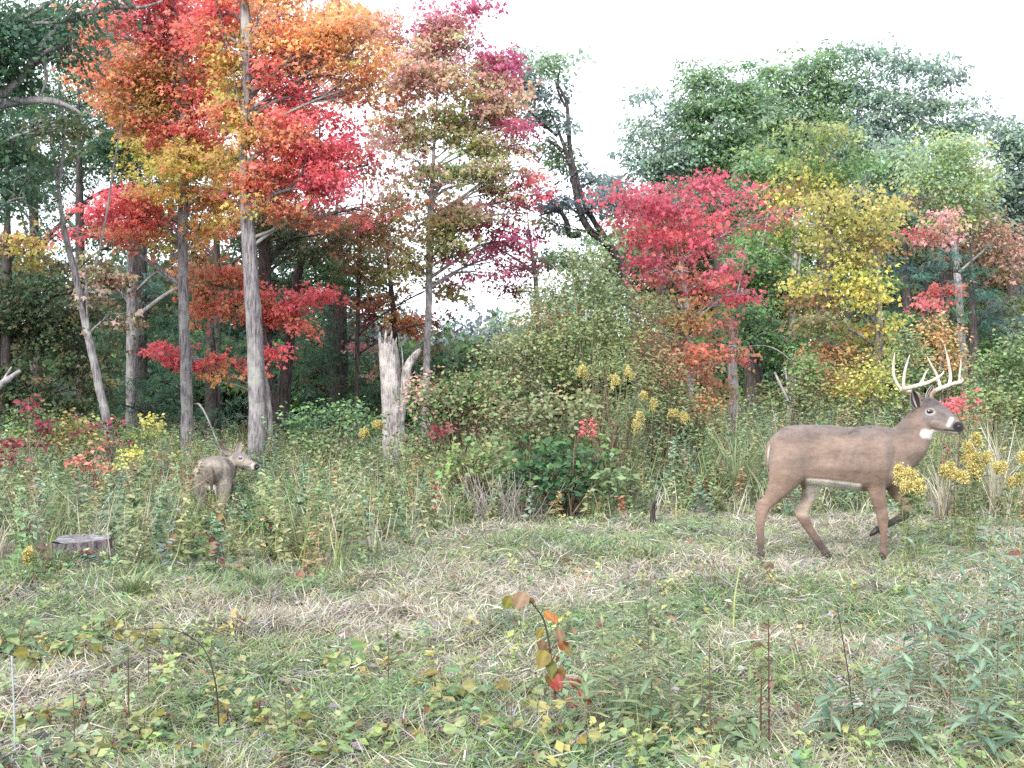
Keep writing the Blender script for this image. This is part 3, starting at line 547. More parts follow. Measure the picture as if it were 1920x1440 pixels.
tree("maple_tree", "mottled green and mauve tree filling in right of the yellow maple", "tree", 27,
     [(1730, 870, 16), (1734, 600, 13), (1740, 330, 7)],
     [(1690, 330, 50, 44, ('green', 'bluegreen')), (1760, 440, 60, 50, ('green', 'mauve')), (1700, 420, 50, 50, ('bluegreen', 'green')), (1860, 500, 60, 60, ('rustgreen', 'mauve'), .9), (1740, 640, 60, 50, ('green', 'rustgreen')), (1880, 600, 60, 60, ('green', 'rustgreen')), (1800, 330, 50, 44, ('greenyel', 'bluegreen')), (1840, 460, 50, 44, ('rust', 'green')), (1660, 300, 44, 44, 'bluegreen')],
     'maple', .10, 'bark_dark', seed=35, group="maples along the wood edge", spray=.4)
oaks = [
 ("pale blue-green oak against the sky above the crimson maple", 30, [(1350, 860, 30), (1352, 500, 26), (1350, 250, 14)],
  [(1320, 150, 50, 30), (1380, 140, 50, 24), (1300, 220, 44, 44, .8), (1350, 210, 60, 44), (1400, 190, 50, 44), (1340, 290, 70, 44), (1290, 290, 40, 40, .8), (1400, 280, 60, 50), (1420, 360, 50, 40), (1290, 120, 16, 14, .6)], ('bluegreen', 'green')),
 ("wispy oak with pointed tufts left of the blue-green oaks", 30, [(1240, 860, 18), (1238, 500, 15), (1240, 240, 8)],
  [(1210, 170, 16, 16, .8), (1245, 205, 34, 16, .7), (1190, 240, 34, 24, .7), (1240, 260, 50, 26, .8), (1280, 200, 20, 20, .6), (1220, 320, 40, 34), (1260, 310, 40, 34), (1170, 290, 10, 8, .6), (1140, 340, 24, 20, .8), (1150, 370, 36, 30, .9), (1250, 380, 60, 30)], ('bluegreen', 'bluegrey')),
 ("tallest rounded oak crown in the middle of the right-hand treeline", 32, [(1540, 860, 34), (1545, 500, 30), (1545, 200, 16)],
  [(1520, 110, 34, 26, .8), (1570, 100, 34, 20, .8), (1540, 160, 60, 34), (1480, 170, 50, 34), (1500, 220, 60, 34), (1580, 180, 40, 40), (1460, 260, 50, 40), (1560, 240, 60, 44), (1440, 130, 34, 26, .8), (1430, 230, 50, 50)], ('bluegreen', 'green')),
 ("open oak with dark limbs and sky gaps right of the tallest oak", 31, [(1640, 860, 30), (1640, 500, 26), (1645, 260, 18), (1650, 150, 8)],
  [(1630, 90, 40, 16, .6), (1650, 120, 44, 24, .7), (1690, 120, 34, 24, .6), (1620, 180, 34, 40, .7), (1680, 180, 40, 34, .6), (1650, 240, 60, 34, .8), (1720, 210, 34, 34, .5), (1600, 280, 50, 50), (1680, 290, 60, 44), (1640, 360, 60, 50)], ('bluegreen', 'bluegrey')),
 ("oak with ragged pointed top near the right edge", 30, [(1780, 860, 28), (1775, 500, 24), (1765, 200, 10)],
  [(1745, 120, 24, 22, .8), (1770, 145, 30, 18, .8), (1770, 190, 34, 20, .7), (1820, 195, 30, 18, .6), (1830, 230, 26, 20, .8), (1740, 190, 24, 30, .6), (1780, 240, 44, 30, .8), (1740, 330, 50, 50)], ('bluegreen', 'bluegrey')),
 ("grey-green oak cut by the right edge of the picture", 29, [(1900, 860, 28), (1898, 500, 24), (1895, 280, 14)],
  [(1885, 240, 26, 24, .9), (1900, 290, 34, 34), (1940, 270, 60, 60), (1880, 350, 30, 44), (1920, 360, 50, 50), (1890, 430, 50, 34, .7), (2000, 350, 90, 110)], ('bluegrey', 'bluegreen'))]
for i, (lb, Y_, tk, bl, pl) in enumerate(oaks):
    tree("oak_tree", lb, "tree", Y_, tk, [(a[0], a[1], a[2], a[3], pl, (a[4] if len(a) > 4 else 1)) for a in bl], 'oak', .12, 'bark_dark',
         group="oaks along the far right treeline", seed=40 + i, spray=.42, gap=.06, dens=3.2)
tree("birch_tree", "pale yellow-green birch on the right above the buck's antlers", "tree", 24,
     [(1815, 860, 16), (1800, 600, 14), (1785, 450, 13), (1770, 380, 10), (1765, 280, 7)],
     [(1760, 270, 60, 26, ('lime', 'bluegreen', 'lime', 'bluegreen')), (1800, 280, 50, 34, ('lime', 'bluegreen', 'lime', 'bluegreen')), (1830, 320, 40, 34, ('lime', 'bluegreen'), .8), (1740, 320, 60, 34, ('lime', 'bluegreen', 'lime', 'bluegreen')), (1790, 350, 70, 40, ('lime', 'bluegreen')), (1720, 380, 50, 34, ('green', 'mauve'), .8), (1840, 390, 34, 40, ('lime', 'bluegreen', 'rust'), .8),
      (1770, 400, 60, 34, ('green', 'lime', 'bluegreen')), (1860, 430, 44, 34, ('rust', 'mauve'), .8), (1820, 440, 50, 30, ('rustgreen', 'mauve'), .8), (1900, 460, 40, 34, ('rust', 'mauve'), .5)],
     'oval', .09, 'bark_pale', seed=50, gap=.24, spray=.5)
tree("spruce_tree", "blue-green spruce behind the yellow maple's right side", "tree", 25,
     [(1700, 860, 20), (1700, 600, 17), (1700, 330, 6)],
     [(1690, 380, 40, 34, 'bluepine'), (1700, 440, 50, 40, 'bluepine'), (1710, 510, 60, 44, 'bluepine'), (1700, 580, 60, 44, ('bluepine', 'deep')), (1660, 480, 30, 40, 'bluepine')],
     'needle', .16, 'bark_dark', seed=51, group="evergreens on the right")
tree("spruce_tree", "dark green spruce between the rust shrubs near the right edge", "tree", 23,
     [(1825, 860, 22), (1825, 650, 18), (1820, 420, 8)],
     [(1820, 480, 50, 30, 'pine'), (1830, 540, 50, 40, ('pine', 'bluepine')), (1840, 600, 60, 40, ('bluepine', 'pine')), (1760, 590, 50, 40, ('pine', 'green')), (1770, 500, 50, 30, 'bluepine', .7), (1890, 580, 40, 50, 'bluegrey', .7)],
     'needle', .15, 'bark_dark', seed=52, group="evergreens on the right")
tree("maple_sapling", "small dull red sapling above the buck's antler tips", "tree", 20,
     [(1770, 860, 7), (1768, 700, 6), (1770, 560, 4)],
     [(1770, 540, 40, 14, ('red', 'rust'), .9), (1750, 570, 30, 12, ('red', 'mauve'), .8), (1740, 440, 34, 24, ('mauve', 'rust'), .5), (1780, 420, 26, 40, 'mauve', .6), (1745, 435, 26, 8, 'red', .6)], 'maple', .075, seed=53)
tree("birch_tree", "grey trunk with bare pole behind the red maple's foot", "tree", 17,
     [(1376, 860, 20), (1376, 740, 19), (1372, 690, 17), (1372, 600, 10), (1386, 540, 6), (1400, 460, 4)],
     [(1400, 590, 50, 34, ('green', 'deep'), .8), (1390, 480, 34, 34, 'green', .7)], 'oval', .07, 'bark_snag', seed=54,
     extra=[[(1378, 760, 8), (1376, 700, 5), (1382, 620, 4), (1392, 540, 4)], [(1372, 655, 2), (1420, 648, 2.5), (1455, 655, 2.5), (1490, 682, 2), (1520, 702, 1.5)]])
for i, (lb, tk) in enumerate([
    ("almost black trunk in the shade left of the buck's back", [(1412, 860, 22), (1410, 740, 22), (1406, 640, 20), (1400, 540, 16)]),
    ("black trunk in shade right of the curved sapling", [(1470, 860, 18), (1476, 740, 16), (1488, 660, 14), (1495, 560, 10)]),
    ("faint grey trunk below the yellow maple", [(1632, 860, 14), (1630, 720, 13), (1628, 640, 12), (1640, 560, 9)])]):
    tree("dark_tree", lb, "tree", 21 + i, tk, [(tk[-1][0], tk[-1][1] - 30, 40, 30, ('green', 'deep'), .8), (tk[-1][0] + 10, tk[-1][1] + 40, 40, 30, 'green', .6)], 'maple', .08, 'bark_dark', seed=56 + i)

# ------------------------------------------------------------------ snag, log, stump, sticks
def snag():
    Y = 16.5; bx = PX(738, Y); bz = gz(bx, Y); root = empty("broken_snag", (bx, Y, bz)); o0 = np.array([bx, Y, bz])
    tag(root, "pale dead snag snapped off at head height with a splintered top", "dead tree")
    rows = curve_pts([[*W(742, 905, Y), .19], [*W(738, 830, Y), .165], [*W(735, 760, Y), .152], [*W(731, 690, Y), .15], [*W(726, 640, Y), .135]], 26)
    rg = np.random.default_rng(3); seg = 30; th = np.linspace(0, 2 * np.pi, seg, endpoint=False)
    fl = rg.normal(0, .04, seg); v = []
    k = len(rows)
    for i, r in enumerate(rows):
        for j in range(seg):
            rr = r[3] * (1 + fl[j] + rg.normal(0, .02))
            z = r[2]
            if i == k - 1: z += rg.uniform(-.04, .07) + .07 * math.cos(th[j] - 2.6)
            v.append((r[0] + rr * math.cos(th[j]) - o0[0], Y + rr * math.sin(th[j]) - o0[1], z - o0[2]))
    v = np.array(v); q = []
    for i in range(k - 1):
        for j in range(seg): j2 = (j + 1) % seg; q.append((i * seg + j, i * seg + j2, (i + 1) * seg + j2, (i + 1) * seg + j))
    # hollow top: inner ring
    top = v[-seg:].copy(); cen = top.mean(0); inner = cen + (top - cen) * .72; inner[:, 2] -= .16; b = len(v)
    v = np.vstack([v, inner, cen - np.array([0, 0, .25])])
    loops = [i for f in q for i in f]; st = list(range(0, len(q) * 4, 4)); L = len(loops)
    for j in range(seg):
        j2 = (j + 1) % seg; loops += [b - seg + j, b - seg + j2, b + j2, b + j]; st.append(L); L += 4
        loops += [b + j, b + j2, b + seg]; st.append(L); L += 3
    me = build_mesh("trunk", v, loops, st, M['bark_snag'], smooth=False); link("trunk", me, root)
    tb = Tubes()                                     # side fork, splintered
    fp = curve_pts([[*W(748, 800, Y), .07], [*W(757, 740, Y), .085], [*W(764, 690, Y), .075], [*W(782, 662, Y), .05], [*W(790, 655, Y), .02]], 14)
    tb.add(fp[:, :3] - o0, fp[:, 3], 12, rough=.08, flute=.07)
    link("branch", tb.mesh("branch", M['bark_snag'], False), root)
    for (x0, y0, x1, y1, r) in [(716, 648, 712, 622, .02), (722, 642, 724, 618, .03), (733, 640, 735, 620, .022), (741, 645, 744, 632, .018), (757, 700, 753, 650, .018)]:
        tb = Tubes(); tb.add([W(x0, y0 + 8, Y) - o0, W((x0 + x1) / 2, (y0 + y1) / 2, Y) - o0, W(x1, y1, Y) - o0], [r, r * .8, .003], 5)
        link("splinter", tb.mesh("splinter", M['bark_snag'], False), root)
snag()

def stump():
    Y = 7.75; bx = PX(152, Y); bz = gz(bx, Y); root = empty("tree_stump", (bx, Y, bz))
    tag(root, "weathered grey sawn tree stump low in the grass at left", "stump")
    rg = np.random.default_rng(9); seg = 40; th = np.linspace(0, 2 * np.pi, seg, endpoint=False)
    H = PZ(1012, Y) - bz; prof = [(-.08, 1.22), (.0, 1.16), (.05, 1.06), (H * .6, .99), (H - .012, 1.0), (H, .975)]
    fl = .06 * np.sin(th * 3 + 1) + .05 * np.sin(th * 7 + 2) + rg.normal(0, .025, seg); v = []
    for z, f in prof:
        for j in range(seg):
            r = .19 * f * (1 + fl[j] * (1.6 if z < .06 else 1) + rg.normal(0, .012)); v.append((r * math.cos(th[j]) * 1.05, r * math.sin(th[j]), z + .01 * math.cos(th[j])))
    q = []
    for i in range(len(prof) - 1):
        for j in range(seg): j2 = (j + 1) % seg; q += [i * seg + j, i * seg + j2, (i + 1) * seg + j2, (i + 1) * seg + j]
    link("bark", build_mesh("bark", v, q, list(range(0, len(q), 4)), M['bark_dark2']), root)
    # sawn face with rings and cracks, slightly stepped
    tv = []; rings = [.975, .9, .75, .6, .45, .3, .15]
    for k, f in enumerate(rings):
        for j in range(seg):
            r = .19 * f * (1 + fl[j]) - .004
            step = .012 if math.sin(th[j]) * r > .02 else 0
            tv.append((r * math.cos(th[j]) * 1.05, r * math.sin(th[j]), H + .003 + step + .004 * math.sin(k * 3.) + .004 * rg.normal()))
    tv.append((0, 0, H)); q = []; st = []
    for i in range(len(rings) - 1):
        for j in range(seg): j2 = (j + 1) % seg; st.append(len(q)); q += [i * seg + j, i * seg + j2, (i + 1) * seg + j2, (i + 1) * seg + j]
    for j in range(seg): st.append(len(q)); q += [(len(rings) - 1) * seg + j, (len(rings) - 1) * seg + (j + 1) % seg, len(tv) - 1]
    link("sawn_top", build_mesh("sawn_top", tv, q, st, M['deadwood']), root)
M['bark_dark2'] = rough_mat("stump_bark", (.05, .04, .05), (.26, .22, .24), (22, 22, 7), 1.0, dist=.03)
stump()

def stick(name, label, cat, pts, mat='bark_pale', group=None, Y=None, sub=None, seg=7, colr=(1, 1, 1)):
    """pts rows: (px, py, width_px, Y)"""
    r0 = pts[0]; o0 = W(r0[0], r0[1], r0[3]); o0[2] = max(o0[2], gz(o0[0], o0[1]) - .02)
    root = empty(name, tuple(o0)); tag(root, label, cat, group)
    def ln(p, nm):
        rows = curve_pts([[*W(a, b, y), w / FPX * y / 2] for a, b, w, y in p], 16); tb = Tubes()
        tb.add(rows[:, :3] - o0, np.maximum(rows[:, 3], .0015), seg, colr=colr, rough=.06, seed=len(p))
        link(nm, tb.mesh(nm, M[mat]), root)
    ln(pts, "stem")
    for s in (sub or []): ln(s, "twig")
    return root
stick("fallen_branch", "pale broken branch jutting in from the left edge", "branch", [(-60, 790, 16, 13), (-20, 742, 15, 13), (0, 722, 14, 13), (20, 708, 11, 13), (38, 695, 7, 13)], sub=[[(0, 722, 6, 13), (14, 700, 4, 13), (22, 688, 3, 13)]])
stick("leaning_stick", "bare dead stick leaning beside the doe's head", "branch", [(424, 866, 1.8, 13), (407, 828, 2.4, 13), (393, 793, 2.8, 13), (383, 772, 3.6, 13), (373, 758, 4.2, 13), (364, 757, 1.5, 13)], 'bark_grey')
stick("dead_post", "short dark rotten post in the grass left of the buck", "stump", [(1226, 1004, 14, 9.6), (1224, 975, 11, 9.6), (1224, 950, 9, 9.6), (1230, 938, 6, 9.6)], 'bark_dark')
stick("bare_pole", "pale bare stick leaning in the shade left of the buck", "branch", [(1478, 752, 4, 15), (1465, 725, 5, 15), (1452, 698, 4, 15)])
stick("bare_pole", "thin upright pale stick in the shade left of the buck", "branch", [(1478, 760, 3, 15.5), (1476, 720, 4, 15.5), (1472, 690, 3, 15.5)])

# ------------------------------------------------------------------ DEER
def loft(bm_list, rows, seg=20, side=(0, 1, 0), power=2.0):
    """rows: x, y, z, rh (in plane), rw (sideways). Appends closed elliptical tube."""
    r = curve_pts(rows, 5 * len(rows)); P = r[:, :3]
    tan = norm(np.gradient(P, axis=0)); s = np.asarray(side, float); s = norm(np.repeat(s[None], len(P), 0) - (tan @ s)[:, None] * tan)
    up = np.cross(tan, s); th = np.linspace(0, 2 * np.pi, seg, endpoint=False)
    c, sn = np.cos(th), np.sin(th); cc = np.sign(c) * np.abs(c) ** (2 / power); ss = np.sign(sn) * np.abs(sn) ** (2 / power)
    V = P[:, None] + (np.maximum(r[:, 3], .003)[:, None] * cc[None])[..., None] * up[:, None] + (np.maximum(r[:, 4], .003)[:, None] * ss[None])[..., None] * s[:, None]
    bm_list.append((V.reshape(-1, 3), len(P), seg))
def fuse(lofts, voxel=.008, smooth=5):
    v = []; l = []; st = []; n = 0; nl = 0
    for V, k, seg in lofts:
        v.append(V)
        for i in range(k - 1):
            for j in range(seg):
                j2 = (j + 1) % seg; l += [n + i * seg + j, n + i * seg + j2, n + (i + 1) * seg + j2, n + (i + 1) * seg + j]; st.append(nl); nl += 4
        l += [n + j for j in range(seg)][::-1]; st.append(nl); nl += seg
        l += [n + (k - 1) * seg + j for j in range(seg)]; st.append(nl); nl += seg
        n += len(V)
    me = build_mesh("tmp", np.vstack(v), l, st, [])
    o = bpy.data.objects.new("tmp", me); col.objects.link(o)
    m = o.modifiers.new("r", 'REMESH'); m.mode = 'VOXEL'; m.voxel_size = voxel; m.use_smooth_shade = True
    s = o.modifiers.new("s", 'SMOOTH'); s.iterations = smooth; s.factor = .5
    dg = bpy.context.evaluated_depsgraph_get(); ev = o.evaluated_get(dg)
    out_ = bpy.data.meshes.new_from_object(ev); bpy.data.objects.remove(o); bpy.data.meshes.remove(me)
    return out_
def coat_material():
    m, t = new_mat("deer_coat")
    a = N(t, "ShaderNodeAttribute", attribute_name="col")
    tc = N(t, "ShaderNodeTexCoord"); mp = N(t, "ShaderNodeMapping"); mp.inputs["Scale"].default_value = (70, 160, 160)
    no = N(t, "ShaderNodeTexNoise"); no.inputs["Scale"].default_value = 1; no.inputs["Detail"].default_value = 6
    t.links.new(tc.outputs["Object"], mp.inputs[0]); t.links.new(mp.outputs[0], no.inputs["Vector"])
    n2 = N(t, "ShaderNodeTexNoise"); n2.inputs["Scale"].default_value = 9; n2.inputs["Detail"].default_value = 5; t.links.new(tc.outputs["Object"], n2.inputs["Vector"])
    r1 = N(t, "ShaderNodeMapRange"); r1.inputs[1].default_value = .3; r1.inputs[2].default_value = .7; r1.inputs[3].default_value = .86; r1.inputs[4].default_value = 1.14
    r2 = N(t, "ShaderNodeMapRange"); r2.inputs[1].default_value = .3; r2.inputs[2].default_value = .7; r2.inputs[3].default_value = .85; r2.inputs[4].default_value = 1.15
    mu = N(t, "ShaderNodeMath", operation='MULTIPLY'); t.links.new(no.outputs[0], r1.inputs[0]); t.links.new(n2.outputs[0], r2.inputs[0])
    t.links.new(r1.outputs[0], mu.inputs[0]); t.links.new(r2.outputs[0], mu.inputs[1])
    hs = N(t, "ShaderNodeHueSaturation"); t.links.new(mu.outputs[0], hs.inputs["Value"]); t.links.new(a.outputs["Color"], hs.inputs["Color"])
    p = N(t, "ShaderNodeBsdfPrincipled"); p.inputs["Roughness"].default_value = .85; p.inputs["Specular IOR Level"].default_value = .15
    p.inputs["Sheen Weight"].default_value = .15
    bp = N(t, "ShaderNodeBump"); bp.inputs["Strength"].default_value = .5; bp.inputs["Distance"].default_value = .004
    t.links.new(no.outputs[0], bp.inputs["Height"]); t.links.new(bp.outputs[0], p.inputs["Normal"]); t.links.new(hs.outputs[0], p.inputs["Base Color"])
    o = N(t, "ShaderNodeOutputMaterial"); t.links.new(p.outputs[0], o.inputs[0]); return m
M['coat'] = coat_material()
def flat_mat(name, c, rough=.5, spec=.4, coat=0):
    m, t = new_mat(name); p = N(t, "ShaderNodeBsdfPrincipled")
    no = N(t, "ShaderNodeTexNoise"); no.inputs["Scale"].default_value = 40; cr = N(t, "ShaderNodeValToRGB")
    cr.color_ramp.elements[0].color = (*[x * .7 for x in c], 1); cr.color_ramp.elements[1].color = (*[x * 1.2 for x in c], 1)
    t.links.new(no.outputs[0], cr.inputs[0]); t.links.new(cr.outputs[0], p.inputs["Base Color"])
    p.inputs["Roughness"].default_value = rough; p.inputs["Specular IOR Level"].default_value = spec; p.inputs["Coat Weight"].default_value = coat
    o = N(t, "ShaderNodeOutputMaterial"); t.links.new(p.outputs[0], o.inputs[0]); return m
M['eye'] = flat_mat("eye", (.012, .008, .006), .08, .6, 1)
M['nose'] = flat_mat("nose_leather", (.012, .011, .014), .35, .5)
M['hoof'] = flat_mat("hoof", (.03, .026, .028), .45)
M['antler'] = rough_mat("antler_bone", (.32, .28, .22), (.62, .57, .49), (30, 30, 12), .5, .6, dist=.003, attr=True)
def smoothstep(a, b, x): t = np.clip((x - a) / (b - a), 0, 1); return t * t * (3 - 2 * t)
def blend(c, target, w): return c * (1 - w[:, None]) + np.asarray(target)[None] * w[:, None]
def dist_seg(p, a, b):
    a = np.asarray(a); b = np.asarray(b); t = np.clip(((p - a) @ (b - a)) / max(1e-9, (b - a) @ (b - a)), 0, 1)
    return np.linalg.norm(p - (a + t[:, None] * (b - a)), axis=1)
def set_cols(me, c):
    for a in list(me.color_attributes): me.color_attributes.remove(a)
    a = me.color_attributes.new("col", 'FLOAT_COLOR', 'POINT'); c4 = np.ones((len(c), 4), np.float32); c4[:, :3] = c
    a.data.foreach_set("color", c4.ravel())
def fur_for(me, n, length, flow, parent, seed=0):
    me.calc_loop_triangles(); rg = np.random.default_rng(seed)
    nv = len(me.vertices); co = np.empty(nv * 3); me.vertices.foreach_get("co", co); co = co.reshape(-1, 3)
    no = np.empty(nv * 3); me.vertices.foreach_get("normal", no); no = no.reshape(-1, 3)
    ca = np.empty(nv * 4); me.color_attributes["col"].data.foreach_get("color", ca); ca = ca.reshape(-1, 4)[:, :3]
    i = rg.integers(0, nv, n); p = co[i] + rg.normal(0, .003, (n, 3)); nn = no[i]
    p -= nn * np.sum((p - co[i]) * nn, 1)[:, None]
    f = np.asarray(flow(co[i])); f = f - nn * np.sum(f * nn, 1)[:, None]
    ax = norm(norm(f) * 1.0 + nn * .2 + rg.normal(0, .12, (n, 3)))
    m_ = scatter_mesh("fur", 'lance', p - nn * .002, ax, nn, length * rg.uniform(.6, 1.2, n), ca[i] * np.exp(rg.normal(.02, .24, (n, 1))), M['coat'], wide=np.full(n, .8))
    return link("fur", m_, parent)
def ear(parent, base, tip, facing, width, soft=False):
    base = np.array(base, float); tip = np.array(tip, float); f = np.array(facing, float); L = np.linalg.norm(tip - base); a = (tip - base) / L
    f = f - a * (a @ f); f /= np.linalg.norm(f); s = np.cross(a, f); v = []; c = []
    nt_, ns = 9, 9
    for k in range(nt_):
        t = k / (nt_ - 1); w = width * (math.sin(math.pi * min(1, (t * .86 + .14))) ** .75) * (1.05 - .35 * t)
        for j in range(ns):
            u = j / (ns - 1) * 2 - 1
            v.append(base + a * L * t + s * w * u - f * (w * .7 * (1 - u * u)) + f * .01)
            rim = abs(u) > .78; c.append((.22, .19, .17) if soft and not rim else (.30, .27, .24) if soft else (.50, .46, .44) if rim or abs(u) < .12 else (.045, .035, .035))
    n0 = len(v)
    for k in range(nt_):
        for j in range(ns): v.append(np.array(v[k * ns + j]) - f * .006); c.append((.19, .145, .12))
    q = []
    for k in range(nt_ - 1):
        for j in range(ns - 1):
            i0 = k * ns + j; q += [i0, i0 + 1, i0 + ns + 1, i0 + ns]; i1 = n0 + i0; q += [i1, i1 + ns, i1 + ns + 1, i1 + 1]
    for k in range(nt_ - 1):
        for j in (0, ns - 1):
            i0 = k * ns + j; e = [i0, i0 + ns, n0 + i0 + ns, n0 + i0]; q += e if j == 0 else e[::-1]
    me = build_mesh("ear", v, q, list(range(0, len(q), 4)), M['coat'], np.array(c), True)
    return link("ear", me, parent)
def ball(name, parent, c, r, mat, scale=(1, 1, 1)):
    import bmesh
    bm = bmesh.new(); bmesh.ops.create_icosphere(bm, subdivisions=3, radius=r); me = bpy.data.meshes.new(name)
    for v in bm.verts: v.co = Vector((v.co.x * scale[0] + c[0], v.co.y * scale[1] + c[1], v.co.z * scale[2] + c[2]))
    bm.to_mesh(me); bm.free(); me.materials.append(mat); me.polygons.foreach_set("use_smooth", np.ones(len(me.polygons), bool))
    return link(name, me, parent)

def buck():
    S = .00379; Y0 = 7.8
    bx = PX(1560, Y0); g0 = gz(bx, Y0); root = empty("buck", (bx, Y0, g0))
    def L(px, py, y=0): return (px - CX) / FPX * (Y0 + y) - bx, CAMH + (HY - py) / FPX * (Y0 + y) - g0
    tag(root, "large brown buck with pale branching antlers walking to the right", "deer")
    lf = []
    def body(rows):                                   # px, top, bottom, half width
        o = []
        for px, t, b, w in rows:
            x, z = L(px, (t + b) / 2); o.append([x, 0, z, (b - t) / 2 * S, w])
        return o
    loft(lf, body([(1440, 828, 872, .05), (1449, 814, 888, .105), (1465, 803, 902, .145), (1490, 797, 907, .165), (1520, 796, 909, .17), (1552, 797, 913, .18), (1585, 800, 918, .19),
                   (1612, 800, 921, .188), (1636, 797, 920, .172), (1658, 799, 912, .15), (1680, 803, 897, .125), (1700, 812, 880, .09)]), 28, power=2.45)
    def pth(rows):                                    # px, py, y, rh_px, rw_m
        return [[*(lambda q: (q[0], r[2], q[1]))(L(r[0], r[1], r[2])), r[3] * S, r[4]] for r in rows]
    # neck
    loft(lf, pth([(1645, 850, 0, 50, .13), (1672, 846, 0, 48, .125), (1697, 834, -.005, 42, .11), (1713, 814, -.01, 35, .095), (1724, 795, -.015, 30, .082), (1731, 779, -.02, 27, .072)]), 26)
    # head (turned a little toward the camera)
    hy = lambda px: -.02 - max(0, px - 1722) * S * .42
    loft(lf, pth([(px, py, hy(px), r, w) for px, py, r, w in [(1716, 771, 16, .045), (1728, 773, 26, .066), (1742, 776, 29.5, .072), (1756, 781, 26, .064), (1768, 787, 22, .052), (1780, 794, 17.5, .043), (1790, 800, 14, .038), (1799, 804, 11.5, .034), (1805, 807, 7, .024)]]), 24, side=(.35, 1, 0), power=2.2)
    # brow and jaw fullness
    loft(lf, pth([(1722, 760, -.03, 10, .05), (1738, 753, -.035, 9, .055), (1752, 757, -.045, 8, .05), (1764, 767, -.05, 6, .035)]), 16)
    loft(lf, pth([(1728, 800, -.02, 14, .05), (1744, 801, -.04, 11, .046), (1762, 804, -.05, 8, .034), (1780, 808, -.06, 6, .028), (1794, 811, -.07, 4.5, .022)]), 16)
    # legs
    NH = [(1490, 806, -.055, 20, .05), (1486, 842, -.088, 38, .084), (1476, 883, -.105, 35, .078), (1461, 912, -.10, 23, .058), (1448, 932, -.105, 15.5, .040), (1435, 946, -.105, 12.5, .030), (1429, 960, -.105, 11, .026),
          (1426, 980, -.105, 8.4, .021), (1425, 1002, -.105, 7, .018), (1426, 1022, -.105, 6.6, .018), (1428, 1034, -.105, 7.2, .021), (1427, 1044, -.105, 7, .020)]
    loft(lf, pth(NH), 16)
    loft(lf, pth([(1440, 938, -.105, 6, .018), (1429, 940, -.105, 5.5, .014), (1421, 945, -.105, 5, .012), (1421, 956, -.105, 5, .014), (1424, 972, -.105, 5, .015)]), 12)
    FH = [(1510, 858, .07, 34, .08), (1520, 890, .085, 28, .07), (1521, 915, .095, 19, .05), (1514, 938, .10, 13, .035), (1506, 955, .10, 12, .028), (1506, 968, .10, 11.5, .027), (1516, 988, .10, 9, .021),
          (1529, 1008, .10, 7.5, .018), (1541, 1026, .10, 7, .018), (1549, 1036, .10, 7.6, .021), (1554, 1043, .10, 7, .020)]
    loft(lf, pth(FH), 16)
    loft(lf, pth([(1510, 942, .10, 6, .016), (1499, 948, .10, 5.5, .013), (1493, 956, .10, 5, .012), (1497, 967, .10, 5.5, .014), (1506, 980, .10, 5, .015)]), 12)
    NF = [(1648, 806, -.07, 18, .04), (1644, 840, -.108, 34, .074), (1641, 880, -.12, 28, .066), (1643, 910, -.10, 18, .047), (1647, 935, -.10, 14, .036), (1652, 957, -.10, 11.5, .029), (1655, 973, -.10, 11, .028), (1656, 986, -.10, 8.8, .024),
          (1657, 1004, -.10, 6.8, .018), (1657, 1022, -.10, 6.8, .018), (1657, 1034, -.10, 7.6, .021), (1658, 1043, -.10, 7, .020)]
    loft(lf, pth(NF), 16)
    FF = [(1655, 860, .07, 34, .07), (1667, 888, .085, 24, .055), (1678, 912, .09, 17, .042), (1689, 934, .09, 12.5, .032), (1698, 950, .09, 10.5, .028), (1698, 962, .09, 9.5, .026), (1686, 972, .09, 7.5, .020), (1668, 981, .09, 6.5, .018), (1654, 989, .09, 6.8, .018), (1645, 996, .09, 7, .020)]
    loft(lf, pth(FF), 16)
    me = fuse(lf, .0075, 6)
    nv = len(me.vertices); co = np.empty(nv * 3); me.vertices.foreach_get("co", co); co = co.reshape(-1, 3)
    nr = np.empty(nv * 3); me.vertices.foreach_get("normal", nr); nr = nr.reshape(-1, 3)
    y = co[:, 1]; px = (co[:, 0] + bx) / (Y0 + y) * FPX + CX; py = HY - (co[:, 2] + g0 - CAMH) / (Y0 + y) * FPX
    side_ = np.clip(np.abs(nr[:, 1]) * 1.3, 0, 1); D = np.zeros(nv)
    for gx, gy, sx_, sy_, a_ in [(1648, 862, 20, 30, .013), (1482, 858, 26, 34, .014), (1526, 868, 16, 26, -.014), (1610, 850, 12, 34, -.007), (1678, 838, 10, 26, -.009), (1700, 820, 14, 16, .006), (1628, 816, 14, 12, .006),
                                 (1465, 826, 12, 12, -.006), (1560, 880, 26, 16, .007), (1752, 790, 7, 6, .004), (1768, 783, 9, 4, -.004), (1740, 765, 8, 4, .004), (1652, 905, 8, 12, .004)]:
        D += a_ * np.exp(-((px - gx) / sx_) ** 2 - ((py - gy) / sy_) ** 2)
    ribs = .0022 * np.sin(px * .42 + py * .10) * np.exp(-((px - 1580) / 34) ** 2 - ((py - 862) / 26) ** 2)
    low = np.array([mnoise.noise(Vector((a * 14, b * 14, d * 14))) for a, b, d in co]) * .0022
    co = co + nr * ((D + ribs) * side_ + low)[:, None]; me.vertices.foreach_set("co", co.ravel()); me.update()
    nv = len(me.vertices); co = np.empty(nv * 3); me.vertices.foreach_get("co", co); co = co.reshape(-1, 3)
    nr = np.empty(nv * 3); me.vertices.foreach_get("normal", nr); nr = nr.reshape(-1, 3)
    y = co[:, 1]; px = (co[:, 0] + bx) / (Y0 + y) * FPX + CX; py = HY - (co[:, 2] + g0 - CAMH) / (Y0 + y) * FPX
    c = np.repeat(np.array([[.186, .138, .115]]), nv, 0)
